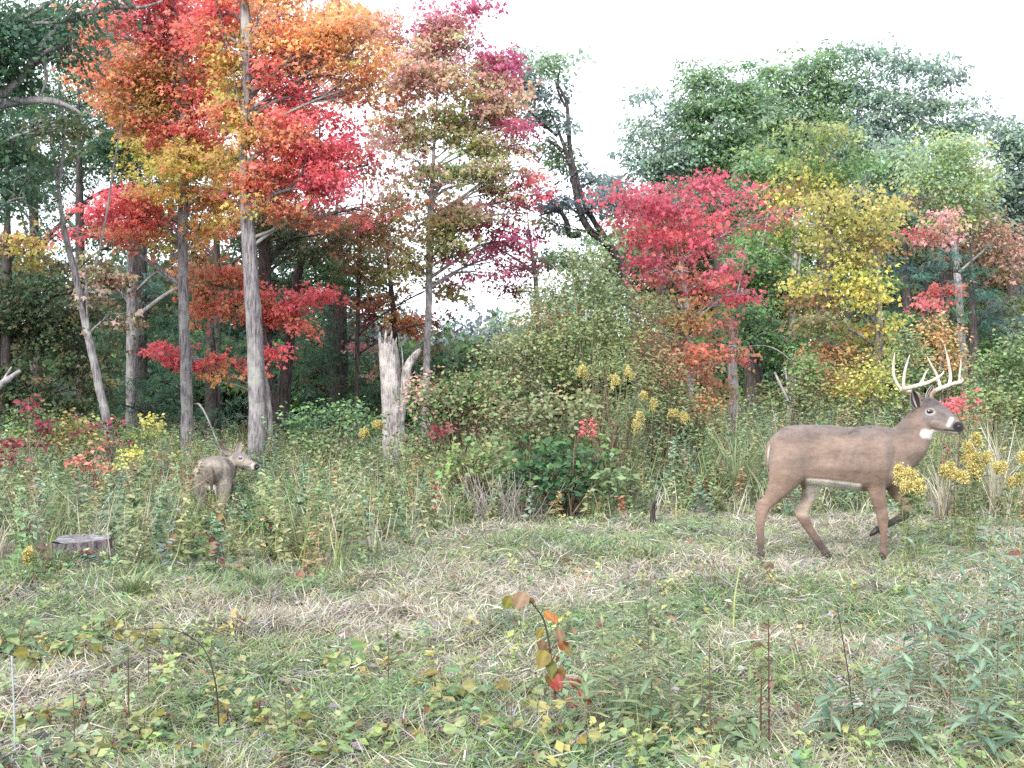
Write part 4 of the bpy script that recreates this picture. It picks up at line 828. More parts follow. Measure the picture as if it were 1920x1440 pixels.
    c = blend(c, (.105, .088, .085), smoothstep(835, 798, py) * smoothstep(1720, 1690, px) * .8)        # darker back
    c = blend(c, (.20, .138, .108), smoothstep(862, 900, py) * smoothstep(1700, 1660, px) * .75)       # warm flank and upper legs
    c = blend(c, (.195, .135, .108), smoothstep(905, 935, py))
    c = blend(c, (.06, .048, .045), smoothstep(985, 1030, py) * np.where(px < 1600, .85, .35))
    head = smoothstep(1722, 1735, px) * smoothstep(835, 815, py)
    c = blend(c, (.145, .128, .128), head * .85)
    c = blend(c, (.11, .095, .10), head * smoothstep(766, 756, py + (px - 1740) * -.55 + 8) * .7)
    c = blend(c, (.27, .23, .215), head * smoothstep(9, 4, dist_seg(np.stack([px, py], 1), (1752, 793), (1774, 800))) * .8)
    c = blend(c, (.25, .18, .15), head * smoothstep(785, 797, py - (px - 1740) * .2) * smoothstep(1775, 1760, px) * .7)
    # white areas
    W_ = (.62, .59, .55)
    bl = np.interp(px, [1508, 1550, 1615], [898, 900, 908]); c = blend(c, W_, smoothstep(bl - 3, bl + 1, py) * (py < 930) * smoothstep(1618, 1610, px) * smoothstep(1508, 1516, px) * (y < .12))
    c = blend(c, W_, smoothstep(900, 906, py) * (py < 940) * (y > .02) * (y < .14) * smoothstep(0, -.35, nr[:, 1]) * (px > 1515) * (px < 1552) * .95)   # inner far thigh
    c = blend(c, (.5, .42, .36), (y > .02) * smoothstep(-.1, -.6, nr[:, 1]) * (px > 1485) * (px < 1530) * smoothstep(915, 925, py) * smoothstep(975, 962, py) * .6)
    d = np.hypot(px - 1744.5, (py - 771.8) * 1.45); near = nr[:, 1] < -.1
    ring = smoothstep(12.5, 7, d) * near * .45
    c = blend(c, (.58, .55, .53), ring)
    thr = dist_seg(np.stack([px, py], 1), (1734, 813), (1749, 816)); c = blend(c, (.58, .56, .54), smoothstep(11.5, 5.5, thr) * .95)
    jaw = dist_seg(np.stack([px, py], 1), (1748, 810), (1793, 816)); c = blend(c, (.62, .6, .57), smoothstep(6.5, 3.5, jaw))
    muz = dist_seg(np.stack([px, py], 1), (1784, 786), (1778, 797)); c = blend(c, (.55, .53, .51), smoothstep(6, 2, muz) * (px > 1770) * .75)
    c = blend(c, (.10, .085, .09), smoothstep(4, 1.5, dist_seg(np.stack([px, py], 1), (1752, 768), (1775, 782))) * near * .5)
    c = blend(c, (.07, .06, .065), smoothstep(12, 6, np.hypot((px - 1738), (py - 748) * 1.3)) * .7)
    nose = np.hypot((px - 1797), (py - 800) * 1.1); c = blend(c, (.022, .02, .024), smoothstep(11.5, 9.5, nose) * (px > 1785) * (py > 786) * (py < 809))
    mouth = dist_seg(np.stack([px, py], 1), (1772, 806), (1800, 809)); c = blend(c, (.04, .035, .035), smoothstep(2.2, 1.0, mouth))
    # old mark on the back
    for (a, b, w) in [((1593, 812), (1606, 802), 2.2), ((1606, 802), (1640, 797), 2.5), ((1600, 808), (1610, 809), 1.6)]:
        dd = dist_seg(np.stack([px, py], 1), a, b); c = blend(c, (.075, .06, .055), smoothstep(w + 1.8, w, dd) * .75)
    c = blend(c, (.5, .45, .40), smoothstep(1441, 1438, px) * (py < 870) * .6)
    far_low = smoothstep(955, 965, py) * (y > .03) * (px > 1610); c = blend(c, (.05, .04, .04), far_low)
    mot = np.array([mnoise.noise(Vector((a * 5, b * 9, d * 14))) + .6 * mnoise.noise(Vector((a * 22, b * 22, d * 50))) for a, b, d in co])
    c = c * (1 + .34 * mot[:, None] * np.array([[1, 1, .95]]))
    # crease shade painted into the coat along shoulder, elbow and stifle folds
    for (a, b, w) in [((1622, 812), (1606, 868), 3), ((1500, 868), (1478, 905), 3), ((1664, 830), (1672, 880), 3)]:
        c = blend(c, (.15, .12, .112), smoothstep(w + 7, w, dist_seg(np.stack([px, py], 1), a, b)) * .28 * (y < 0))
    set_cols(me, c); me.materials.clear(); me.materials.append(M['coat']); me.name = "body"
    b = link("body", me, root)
    fur_for(me, 60000, .013, lambda p: np.stack([-np.ones(len(p)), np.zeros(len(p)), np.where(p[:, 2] < .52, -2.2, -.35)], 1), b, 8)
    # eye, nose, hooves, ears, tail
    def at(px, py, y): x, z = L(px, py, y); return np.array([x, y, z])
    # find surface depth on camera side
    def surf(px_, py_):
        m = (np.hypot(px - px_, py - py_) < 2.5) & (nr[:, 1] < 0); return y[m].min() if m.any() else -.08
    ye = surf(1744.5, 771); ball("eye", root, at(1744.5, 771.5, ye + .007), -.0 + .0155, M['eye'], (1.75, .95, 1.1))
    ye2 = y[(np.hypot(px - 1746, py - 771) < 3) & (nr[:, 1] > 0)]; ball("eye", root, at(1752, 771, (ye2.max() if len(ye2) else .06) - .006), .0155, M['eye'], (1.2, .8, .95))
    ball("nose", root, at(1797, 800, hy(1797) - .012), .023, M['nose'], (.95, 1.0, .85))
    for hx, hyy, yy, ang, sx in [(1427, 1048, -.105, 0, 1), (1556, 1049, .10, .5, 1), (1658, 1048, -.10, 0, 1), (1639, 1000, .09, 2.5, 1)]:
        for sgn in (-1, 1):
            tb = Tubes(); a = at(hx, hyy, yy + sgn * .012)
            d = np.array([.95, 0, -.22 if ang == 0 else -.42]) if ang < 2 else np.array([-.85, 0, -.5])
            p0 = a - d * .012 + np.array([0, 0, .012]); p1 = a + d * .035
            tb.add(np.array([p0 - d * .02 + np.array([0, 0, .02]), p0, (p0 + p1) / 2, p1]), [.014, .021, .019, .006], 10); link("hoof", tb.mesh("hoof", M['hoof']), root)
    ear(root, at(1720, 764, -.085), at(1709, 729, -.15), (-.1, -1, .3), .043)
    ear(root, at(1737, 752, .045), at(1748, 722, .13), (.5, -.6, .3), .034)
    tb = Tubes()
    # tail
    tl = []; loft(tl, [[*at(1445, 828, 0), .016, .025], [*at(1441, 840, 0), .016, .032], [*at(1439, 858, 0), .016, .032], [*at(1441, 882, 0), .008, .02]], 12)
    tm = fuse(tl, .007, 2); tn = len(tm.vertices); tc_ = np.repeat(np.array([[.2, .14, .11]]), tn, 0); tco = np.empty(tn * 3); tm.vertices.foreach_get("co", tco); tco = tco.reshape(-1, 3)
    tc_ = blend(tc_, (.6, .57, .53), smoothstep(.022, .032, np.abs(tco[:, 1])) * .7); set_cols(tm, tc_); tm.materials.clear(); tm.materials.append(M['coat']); link("tail", tm, root)
    # antlers: rows px, py, y, radius m
    def antler(rows_main, tines):
        lf2 = []
        def tube(rows): loft(lf2, [[*at(a, b_, c_), r * .86, r * .86] for a, b_, c_, r in rows], 12)
        tube(rows_main)
        for t_ in tines: tube(t_)
        m_ = fuse(lf2, .0035, 2); n_ = len(m_.vertices); q = np.empty(n_ * 3); m_.vertices.foreach_get("co", q); q = q.reshape(-1, 3)
        cc = np.repeat(np.array([[1., 1., 1.]]), n_, 0); d_ = np.linalg.norm(q - at(*rows_main[0][:3]), axis=1)
        cc = blend(cc, (.38, .28, .21), smoothstep(.16, .02, d_)); set_cols(m_, cc); m_.materials.clear(); m_.materials.append(M['antler']); link("antler", m_, root)
    antler([(1727, 750, -.055, .020), (1720, 740, -.075, .019), (1706, 735, -.12, .018), (1692, 732, -.19, .018), (1700, 728, -.25, .018), (1716, 724, -.28, .017), (1738, 718, -.28, .015), (1757, 709, -.25, .013), (1766, 702, -.22, .009), (1770, 695, -.20, .004)],
           [[(1694, 733, -.18, .015), (1684, 723, -.19, .014), (1676, 705, -.195, .0125), (1675, 685, -.19, .010), (1677.5, 661, -.185, .004)],
            [(1694, 729, -.235, .014), (1694.5, 712, -.245, .0125), (1698, 690, -.25, .010), (1706, 665, -.25, .004)],
            [(1724, 722, -.28, .013), (1731, 710, -.275, .010), (1735, 700, -.27, .008), (1742, 691, -.265, .0035)]])
    antler([(1745, 748, .035, .020), (1748, 738, .05, .019), (1757, 731, .10, .018), (1770, 726, .15, .018), (1782, 721, .18, .017), (1794, 718, .19, .016), (1802, 716, .185, .013), (1805, 712, .18, .009), (1800, 706, .17, .006)],
           [[(1764, 729, .12, .014), (1760, 714, .135, .0125), (1755, 700, .14, .0115), (1746, 684, .145, .009), (1738, 668, .15, .0035)],
            [(1780, 722, .17, .016), (1782, 708, .18, .014), (1780, 688, .185, .012), (1776, 668, .185, .009), (1771, 648, .18, .0035)],
            [(1799, 717, .19, .012), (1799, 704, .19, .010), (1801, 688, .19, .008), (1802, 671, .19, .0035)]])
buck()

def doe():
    Y0 = 11.8; s = Y0 / FPX; bx = PX(405, Y0); bz = gz(bx, Y0); root = empty("doe", (bx, Y0, bz))
    tag(root, "grey-brown doe seen from behind in tall grass, head turned right", "deer")
    def at(px, py, dy=0): w = W(px, py, Y0 + dy); return np.array([w[0] - bx, dy, w[2] - bz])
    lf = []
    # body points away from the camera and to the right
    def row(px, py, dy, rh, rw): return [*at(px, py, dy), rh, rw]
    side = (.93, -.36, 0)
    loft(lf, [row(393, 893, -.36, .07, .06), row(395, 890, -.31, .15, .12), row(398, 890, -.2, .195, .158), row(404, 889, 0, .20, .16), row(410, 888, .22, .195, .155), row(418, 884, .42, .17, .13), row(428, 880, .55, .13, .11)], 26, side)
    # neck to the head
    loft(lf, [row(423, 884, .40, .12, .11), row(428, 872, .50, .095, .085), row(434, 864, .52, .075, .065), row(442, 860, .50, .065, .055)], 20, side)
    # head: looking right, slightly toward the camera
    hs = (-.25, 1, 0)
    loft(lf, [row(434, 860, .52, .045, .05), row(443, 860, .50, .085, .065), row(452, 863, .47, .088, .062), row(461, 868, .44, .072, .052), row(470, 872, .41, .054, .044), row(478, 875, .385, .044, .038), row(484, 876, .37, .026, .026)], 20, hs)
    # hind legs seen from behind
    for sg, px0 in ((-1, 379), (1, 418)):
        dx = 0 if sg < 0 else 0
        loft(lf, [row(px0 + 6 * -sg, 862, -.10, .06, .05), row(px0 + 2 * -sg, 885, -.17, .11, .098), row(px0 - 1, 915, -.22, .10, .09), row(px0, 938, -.26, .06, .055), row(px0 + 3 * -sg, 955, -.31, .034, .03), row(px0 + 4 * -sg, 968, -.31, .026, .024), row(px0 + 5 * -sg, 985, -.28, .019, .018), row(px0 + 5 * -sg, 998, -.26, .022, .02)], 16, (1, 0, 0))
    for px0 in (418, 436):
        loft(lf, [row(px0, 900, .4, .07, .06), row(px0, 930, .42, .04, .035), row(px0, 955, .42, .028, .026), row(px0, 985, .42, .02, .018)], 14, (1, 0, 0))
    me = fuse(lf, .0085, 6)
    nv = len(me.vertices); co = np.empty(nv * 3); me.vertices.foreach_get("co", co); co = co.reshape(-1, 3)
    nr = np.empty(nv * 3); me.vertices.foreach_get("normal", nr); nr = nr.reshape(-1, 3)
    yw = Y0 + co[:, 1]; px = CX + (co[:, 0] + bx) / yw * FPX; py = HY - (co[:, 2] + bz - CAMH) / yw * FPX
    c = np.repeat(np.array([[.235, .205, .178]]), nv, 0)
    mot = np.array([mnoise.noise(Vector((a * 6, b * 6, d * 9))) + .7 * mnoise.noise(Vector((a * 25, b * 25, d * 40))) for a, b, d in co]); c = c * (1 + .5 * mot[:, None])
    c = blend(c, (.16, .135, .12), smoothstep(872, 855, py) * (px < 430))
    c = blend(c, (.17, .15, .15), (px > 436) * smoothstep(866, 856, py))
    inn = dist_seg(np.stack([px, py], 1), (398, 915), (400, 962)); c = blend(c, (.6, .57, .53), smoothstep(9, 5, inn) * (co[:, 1] < 0))
    d = np.hypot(px - 451, py - 859.5); c = blend(c, (.62, .6, .57), smoothstep(5.4, 3.4, d) * (nr[:, 1] < 0) * .4)
    c = blend(c, (.6, .58, .55), smoothstep(4.5, 2.5, dist_seg(np.stack([px, py], 1), (452, 883), (472, 880))))
    c = blend(c, (.45, .43, .4), smoothstep(3.2, 1.5, dist_seg(np.stack([px, py], 1), (474, 870), (472, 877))) * .7)
    c = blend(c, (.05, .045, .045), smoothstep(2, 1, dist_seg(np.stack([px, py], 1), (456, 874), (470, 877))) * .7)
    c = blend(c, (.02, .02, .02), smoothstep(6.5, 5, np.hypot(px - 482, py - 875)))
    set_cols(me, c); me.materials.clear(); me.materials.append(M['coat']); me.name = "body"; b = link("body", me, root)
    fur_for(me, 36000, .018, lambda p: np.stack([np.zeros(len(p)) - .3, -np.ones(len(p)) * .6, -np.ones(len(p))], 1), b, 9)
    m = (np.hypot(px - 451, py - 859) < 2) & (nr[:, 1] < 0); ye = co[m, 1].min() if m.any() else .4
    ball("eye", root, at(451, 859.5, ye + .006), .018, M['eye'], (1.35, .8, .95))
    ball("nose", root, at(482.5, 877, .365), .024, M['nose'])
    ear(root, at(446, 849, .50), at(452, 826, .52), (.1, -1, .1), .038, True)
    ear(root, at(434, 851, .50), at(411, 839, .44), (.1, -1, .25), .038, True)
    tl = []; loft(tl, [row(395, 876, -.37, .014, .022), row(395, 886, -.40, .018, .028), row(396, 902, -.40, .016, .026), row(397, 922, -.38, .006, .012)], 12, (1, 0, 0))
    tm = fuse(tl, .008, 2); set_cols(tm, np.repeat(np.array([[.13, .105, .09]]), len(tm.vertices), 0)); tm.materials.clear(); tm.materials.append(M['coat']); link("tail", tm, root)
doe()

# ------------------------------------------------------------------ shrubs
def shrub(name, label, cat, Y, px, blobs, templ='oval', leaf=.06, seed=0, group=None, stems=7, stemcol=(.16, .12, .09), dens=2.0, flowers=0, fpal='white', spray=.16, fsize=.035):
    rg = np.random.default_rng(seed + 500); bx = PX(px, Y); bz = gz(bx, Y); o0 = np.array([bx, Y, bz]); root = empty(name, (bx, Y, bz)); tag(root, label, cat, group)
    P = {k: [] for k in 'pansc'}; tb = Tubes(); fl = []
    for b in blobs:
        x, y, rx, ry, pal = b[:5]; f = b[5] if len(b) > 5 else 1
        rxm, rym = rx / FPX * Y, ry / FPX * Y; dm = max(.25, .8 * min(rxm, .9)); c = W(x, y, Y + rg.uniform(-.2, .2))
        n = int(dens * f * math.pi * rx * ry / ((leaf / Y * FPX) ** 2 * .2))
        pos, ax, nr, idx, s_ = crown_points(rg, c, np.array([rxm, dm, rym]), n, 12, spray, .8)
        ok = pos[:, 2] > ground(pos[:, 0], pos[:, 1]); pos, ax, nr, idx = pos[ok], ax[ok], nr[ok], idx[ok]
        cb = pick(rg, pal, len(s_), .13)[idx] * .6 + pick(rg, pal, len(pos), .12) * .4
        P['p'].append(pos); P['a'].append(ax + np.array([0, 0, .35])); P['n'].append(nr); P['s'].append(leaf * rg.uniform(.55, 1.25, len(pos))); P['c'].append(cb)
        for e in s_[rg.permutation(len(s_))[:stems]]:
            st = np.array([bx + rg.normal(0, .12), Y + rg.normal(0, .12), bz - .02]); md = st * .45 + e * .55 + np.array([0, 0, .15 * (e[2] - bz)])
            tp = curve_pts(np.vstack([st, md, e]), 8); tb.add(tp - o0, np.linspace(.006 if stems < 4 else .010, .002, len(tp)), 4, colr=np.array(stemcol) * rg.uniform(.6, 1.6))
        fl.append(s_[s_[:, 1] < c[1] + .1])
    a = [np.concatenate(P[k]) for k in 'pansc']
    link("foliage", scatter_mesh("foliage", templ, a[0] - o0, a[1], a[2], a[3], a[4], M['herb']), root)
    if tb.n: link("stem", tb.mesh("stem", M['stem']), root)
    if flowers:
        F = np.vstack(fl); F = F[rg.integers(0, len(F), flowers)]
        for f_ in F:
            p = f_ + rg.normal(0, .03, (22, 3)) + np.array([0, -.06, .05])
            link("flower_head", scatter_mesh("flower_head", 'oval', p - o0, rg.normal(size=(len(p), 3)), rg.normal(size=(len(p), 3)), np.full(len(p), fsize * .7) * rg.uniform(.6, 1.2, len(p)), pick(rg, fpal, len(p), .08), M['flower']), root)
    return root
SH = [
 ("groundsel_bush", "tall pale green bush with white fluffy seed heads in the middle", 13.2, 1090, [(1090, 500, 50, 40, 'palegreen'), (1040, 560, 60, 40, 'palegreen'), (1130, 550, 50, 50, 'palegreen'), (1080, 620, 90, 44, ('palegreen', 'greenyel')), (1000, 600, 44, 34, ('palegreen', 'rust'), .7), (1150, 620, 40, 50, 'greenyel')], 'oval', .05, 26),
 ("brushy_shrub", "olive and rust tangled shrub below the leaning oak", 12.8, 1000, [(1000, 660, 80, 40, ('palegreen', 'greenyel', 'rustgreen')), (940, 650, 40, 40, ('palegreen', 'rustgreen'), .8), (1060, 690, 70, 34, ('palegreen', 'greenyel')), (960, 710, 70, 34, ('palegreen', 'rustgreen'))], 'oval', .05, 8),
 ("weedy_shrub", "bright green bushy growth with yellow plumes left of the red maple's foot", 12.5, 1150, [(1140, 680, 50, 40, ('greenyel', 'palegreen')), (1190, 700, 44, 44, ('palegreen', 'greenyel')), (1120, 740, 60, 40, ('greenyel', 'palegreen')), (1190, 770, 60, 40, ('palegreen', 'herb'))], 'lance', .07, 0),
 ("viburnum_shrub", "purplish green shrub right of the broken snag", 12.2, 860, [(830, 760, 60, 50, ('brown', 'green', 'palegreen')), (900, 730, 60, 44, ('rustgreen', 'green')), (890, 790, 70, 40, ('mauve', 'green', 'rustgreen')), (810, 820, 50, 40, ('brown', 'green')), (790, 740, 24, 50, ('green', 'mauve'))], 'oval', .06, 0),
 ("viburnum_shrub", "mottled brown and green shrub with curled leaves above the dark bramble", 11.6, 1000, [(980, 780, 70, 34, ('palegreen', 'rustgreen', 'brown')), (1050, 760, 60, 34, ('rustgreen', 'palegreen')), (1000, 820, 80, 30, ('green', 'palegreen')), (1080, 810, 50, 30, ('green', 'rustgreen'))], 'oval', .065, 0),
 ("bramble_bush", "dark glossy green broad-leaved bush over a shady hollow", 10.4, 1060, [(1020, 850, 60, 30, 'broaddark'), (1080, 860, 70, 34, 'broaddark'), (990, 890, 50, 30, 'broaddark'), (1060, 900, 60, 28, 'broaddark'), (1120, 895, 40, 34, 'broaddark', .8), (1150, 880, 30, 30, ('green', 'herb'))], 'oval', .085, 0),
 ("bramble_bush", "yellow-green broad-leaved bush left of the shady hollow", 10.8, 880, [(860, 860, 50, 34, ('greenyel', 'green')), (900, 890, 44, 30, ('greenyel', 'green')), (840, 890, 40, 34, ('green', 'rustgreen')), (920, 850, 40, 24, ('rustgreen', 'green'))], 'oval', .075, 0),
 ("sumac_shrub", "rust and green shrub at the foot of the crimson maple", 13.5, 1250, [(1240, 690, 50, 40, ('rustgreen', 'rust')), (1250, 750, 60, 40, ('rustgreen', 'palegreen')), (1210, 650, 40, 30, ('palegreen', 'rust'))], 'oval', .055, 0),
 ("sumac_shrub", "orange-tinged shrub between the red maple and the grey pole", 13.8, 1310, [(1310, 760, 44, 30, ('rust', 'orange', 'greenyel')), (1320, 800, 50, 34, ('rustgreen', 'palegreen')), (1270, 800, 50, 40, ('palegreen', 'rust'))], 'oval', .055, 0),
 ("willow_shrub", "pale green willow-like shrub left of the crimson maple tiers", 14, 1240, [(1240, 580, 44, 24, 'palegreen'), (1200, 570, 30, 30, 'palegreen', .8), (1230, 620, 50, 20, ('palegreen', 'rustgreen'))], 'lance', .07, 0),
 ("leafy_shrub", "low rust and green shrub at the foot of the black trunks", 15.5, 1470, [(1440, 740, 44, 26, ('rustgreen', 'green')), (1500, 730, 44, 34, ('rustgreen', 'green')), (1540, 700, 40, 30, ('rustgreen', 'rust')), (1510, 680, 30, 34, 'green')], 'oval', .06, 0),
 ("leafy_shrub", "yellow-olive shrub below the yellow maple", 15.5, 1600, [(1590, 720, 50, 30, ('yelgreen', 'olive')), (1640, 710, 50, 34, ('yelgreen', 'greenyel')), (1620, 760, 70, 24, ('herb', 'greenyel'))], 'oval', .06, 0),
 ("leafy_shrub", "mint green shrub framed by the buck's antlers", 16, 1710, [(1700, 650, 30, 34, ('palegreen', 'green')), (1710, 700, 44, 34, ('palegreen', 'green')), (1690, 760, 50, 24, ('palegreen', 'rustgreen'))], 'oval', .06, 0),
 ("leafy_shrub", "golden rust shrub behind the buck's right antler", 16.5, 1770, [(1760, 620, 40, 30, ('rust', 'yelorange', 'greenyel')), (1770, 670, 50, 34, ('rust', 'yelorange', 'greenyel')), (1790, 720, 44, 34, ('rustgreen', 'green'))], 'oval', .06, 0),
 ("leafy_shrub", "broad pale green thicket at the right edge behind the buck", 14, 1880, [(1860, 680, 44, 40, ('palegreen', 'green')), (1920, 670, 50, 60, ('palegreen', 'green')), (1870, 750, 60, 40, ('palegreen', 'greenyel')), (1930, 770, 50, 60, ('green', 'palegreen')), (1990, 720, 60, 120, 'palegreen')], 'oval', .06, 0),
 ("red_sapling", "sprig of dull red leaves right of the buck's face", 9.5, 1800, [(1790, 745, 22, 12, 'red', .7), (1775, 760, 12, 10, 'red', .6), (1810, 770, 14, 26, ('rust', 'brown'), .5)], 'oval', .05, 0),
 ("red_sapling", "crimson-leaved sapling at the left edge under the dark maple", 11.5, 30, [(60, 765, 14, 24, 'burgundy', .8), (80, 795, 18, 14, 'burgundy', .7), (20, 835, 26, 22, 'burgundy', .7), (0, 860, 20, 20, 'burgundy', .7), (90, 830, 20, 12, ('burgundy', 'green'), .6)], 'oval', .07, 0),
 ("red_sapling", "small red sapling at the foot of the leaning thin trunk", 12, 205, [(208, 795, 14, 18, 'burgundy', .8), (155, 800, 14, 20, 'burgundy', .6), (210, 830, 26, 12, ('burgundy', 'rust'), .6)], 'oval', .065, 0),
 ("red_sapling", "rusty red leafy patch left of the doe", 11, 165, [(165, 860, 36, 18, ('rust', 'redorange'), .8), (338, 895, 22, 30, ('brown', 'rust'), .6), (330, 850, 24, 18, ('rust', 'greenyel'), .5)], 'oval', .06, 0),
 ("red_sapling", "small bright red sprig above the dark green bush", 11.2, 1103, [(1103, 795, 9, 5, 'red', .8), (1104, 812, 9, 6, 'red', .8)], 'oval', .045, 0),
 ("red_sapling", "dusky red sprig right of the snag's foot", 11.2, 826, [(826, 800, 16, 9, 'burgundy', .9)], 'oval', .065, 0),
 ("yellow_bush", "bright yellow-green little bush in the meadow left of the doe", 11.4, 247, [(247, 850, 18, 16, 'yelgreen', 1.2)], 'oval', .05, 0),
 ("yellow_bush", "golden-green bush in front of the hemlock", 12.4, 286, [(286, 790, 22, 18, ('yelgreen', 'greenyel')), (286, 815, 34, 14, 'greenyel')], 'oval', .055, 0),
 ("leafy_shrub", "dark green undergrowth between the thick trunk and the snag", 14.5, 620, [(560, 790, 50, 24, ('green', 'deep')), (640, 780, 50, 34, ('deep', 'green')), (690, 800, 34, 34, ('green', 'deep')), (600, 830, 70, 20, ('green', 'palegreen'))], 'oval', .06, 0),
 ("leafy_shrub", "olive thicket under the dark maple at the left", 14.5, 90, [(60, 790, 70, 26, ('darkolive', 'green')), (140, 800, 50, 24, ('green', 'olive')), (250, 815, 50, 16, ('green', 'darkolive')), (100, 820, 90, 16, ('greenyel', 'olive'))], 'oval', .06, 0),
]
for i, (nm, lb, Y_, px_, bl, tp, lf_, fl_) in enumerate(SH):
    shrub(nm, lb, "shrub" if 'sapling' not in nm else "sapling", Y_, px_, bl, tp, lf_, seed=i, flowers=fl_, spray=(.07 if 'sapling' in nm or 'yellow' in nm else .16), stems=(2 if 'sapling' in nm or 'yellow' in nm else 7))

# ------------------------------------------------------------------ meadow plants that stand out
def goldenrod(label, px, py_base, Y, heads, seed, group="flowering goldenrod"):
    rg = np.random.default_rng(seed + 900); bx = PX(px, Y); bz = gz(bx, Y); o0 = np.array([bx, Y, bz]); root = empty("goldenrod", (bx, Y, bz)); tag(root, label, "wildflower", group)
    tb = Tubes(); LP = []; LA = []; FP = []; FA = []; HD = []; hd = -1
    for (hx, hy_, rx, ry) in heads:
        for q in range(max(2, int(rx * ry / 150))):
            top = W(hx + rg.uniform(-1, 1) * rx, hy_ + rg.uniform(-.8, .6) * ry, Y + rg.uniform(-.15, .15))
            st = np.array([bx + rg.normal(0, .05), Y + rg.normal(0, .05), bz]); md = (st + top) / 2 + np.array([0, 0, .06])
            tp = curve_pts(np.vstack([st, md, top]), 10); tb.add(tp - o0, np.linspace(.0026, .0015, len(tp)), 4, colr=(.20, .22, .10))
            for k in range(18):
                t = rg.uniform(.2, .95); p = tp[int(t * (len(tp) - 1))]; a = rg.uniform(0, 6.28); LP.append(p); LA.append((math.cos(a), math.sin(a), rg.uniform(-.2, .8)))
            hd += 1
            for k in range(int(9)):                       # arching flower plumes
                a = rg.uniform(0, 6.28); R_ = rg.uniform(.4, 1) * .8 * rx / FPX * Y; e = top + np.array([math.cos(a) * R_, math.sin(a) * R_ * .8, rg.uniform(-.9, .4) * ry / FPX * Y])
                m_ = (top + e) / 2 + np.array([0, 0, .05]); cp = curve_pts(np.vstack([top - np.array([0, 0, .04]), m_, e]), 10)
                tb.add(cp - o0, np.linspace(.002, .001, len(cp)), 3, colr=(.2, .2, .08))
                for p in cp[2:]:
                    for _ in range(7): HD.append(hd); FP.append(p + rg.normal(0, .008, 3)); FA.append(rg.normal(size=3) + np.array([0, 0, .6]))
    link("stem", tb.mesh("stem", M['stem']), root); LP, LA, FP, FA = map(np.array, (LP, LA, FP, FA))
    n = len(LP); link("foliage", scatter_mesh("foliage", 'lance', LP - o0, LA, np.tile([0, 0, 1.], (n, 1)) + rg.normal(0, .2, (n, 3)), rg.uniform(.04, .09, n), pick(rg, 'herb', n), M['herb']), root)
    HD = np.array(HD)
    for h_ in range(HD.max() + 1):
        m_ = HD == h_; n = int(m_.sum())
        link("flower_head", scatter_mesh("flower_head", 'oval', FP[m_] - o0, FA[m_], rg.normal(size=(n, 3)), rg.uniform(.009, .018, n), pick(rg, 'goldflower', n, .1), M['flower']), root)
goldenrod("goldenrod plume hiding the buck's chest and far foreleg", 1692, 960, 7.35, [(1682, 888, 14, 12), (1700, 900, 18, 14), (1690, 915, 20, 12), (1712, 920, 12, 10)], 1)
goldenrod("large yellow goldenrod spray right of the buck's chest", 1810, 960, 7.9, [(1825, 838, 14, 12), (1848, 862, 20, 12), (1806, 868, 20, 12), (1770, 884, 16, 9), (1826, 886, 22, 12), (1800, 900, 24, 8)], 2)
goldenrod("ragged goldenrod at the right edge of the meadow", 1890, 960, 9.0, [(1880, 880, 16, 10), (1905, 905, 14, 9), (1912, 862, 10, 8)], 3)
goldenrod("tall goldenrod spires in front of the pale green bushes", 1160, 850, 11.5, [(1160, 715, 16, 22), (1190, 790, 16, 18), (1100, 700, 12, 12)], 4)
goldenrod("faded goldenrod near the orange-tinged shrub", 1215, 850, 12.0, [(1215, 755, 10, 14), (1275, 780, 14, 14)], 5)
goldenrod("small goldenrod left of the snag's foot", 700, 860, 13.0, [(705, 802, 10, 7), (685, 815, 8, 6)], 6)
goldenrod("single yellow-topped weed in front of the stump", 55, 1100, 6.6, [(52, 1052, 8, 7)], 7)

# --- shared leaf shapes for separate leaves
def leaf_shape(kind, c, fold=.12, droop=.18, seed=0):
    rg = np.random.default_rng(seed); n = 7
    prof = {'heart': [0, .34, .44, .42, .33, .18, 0], 'oval': [0, .20, .29, .31, .25, .14, 0], 'lance': [0, .06, .095, .10, .085, .05, 0]}[kind]
    v = []; cc = []
    for k in range(n):
        t = k / (n - 1); z = -droop * t * t
        for u in (-1, -.5, 0, .5, 1) if 0 < k < n - 1 else (0,):
            w = prof[k] * (1 + .06 * rg.normal()); zz = z + fold * abs(u) * prof[k] * 1.4 + .012 * rg.normal()
            v.append((u * w, t + (.02 * rg.normal() if abs(u) == 1 else 0) - (.06 * abs(u) if k == 1 and kind == 'heart' else 0), zz))
            base = np.array(c); cc.append(base * (1.25 if u == 0 else .9 + .12 * rg.normal()) * (1 - .0 * t))
    f = []; idx = [[0]] + [[1 + 5 * (k - 1) + j for j in range(5)] for k in range(1, n - 1)] + [[1 + 5 * (n - 2)]]
    for k in range(n - 1):
        a, b = idx[k], idx[k + 1]
        for j in range(4):
            if len(a) == 1: f.append((a[0], b[j + 1], b[j]))
            elif len(b) == 1: f.append((a[j], a[j + 1], b[0]))
            else: f.append((a[j], a[j + 1], b[j + 1], b[j]))
    loops = [i for q in f for i in q]; st = np.cumsum([0] + [len(q) for q in f])[:-1]
    return build_mesh("leaf", v, loops, st, M['herb'], np.clip(np.array(cc), .01, 1), True)
LEAFM = {}
def leaves_for(kind, pal):
    key = (kind, pal)
    if key not in LEAFM: LEAFM[key] = [leaf_shape(kind, c_, seed=i, droop=.12 + .1 * (i % 3)) for i, c_ in enumerate(PAL[pal])]
    return LEAFM[key]
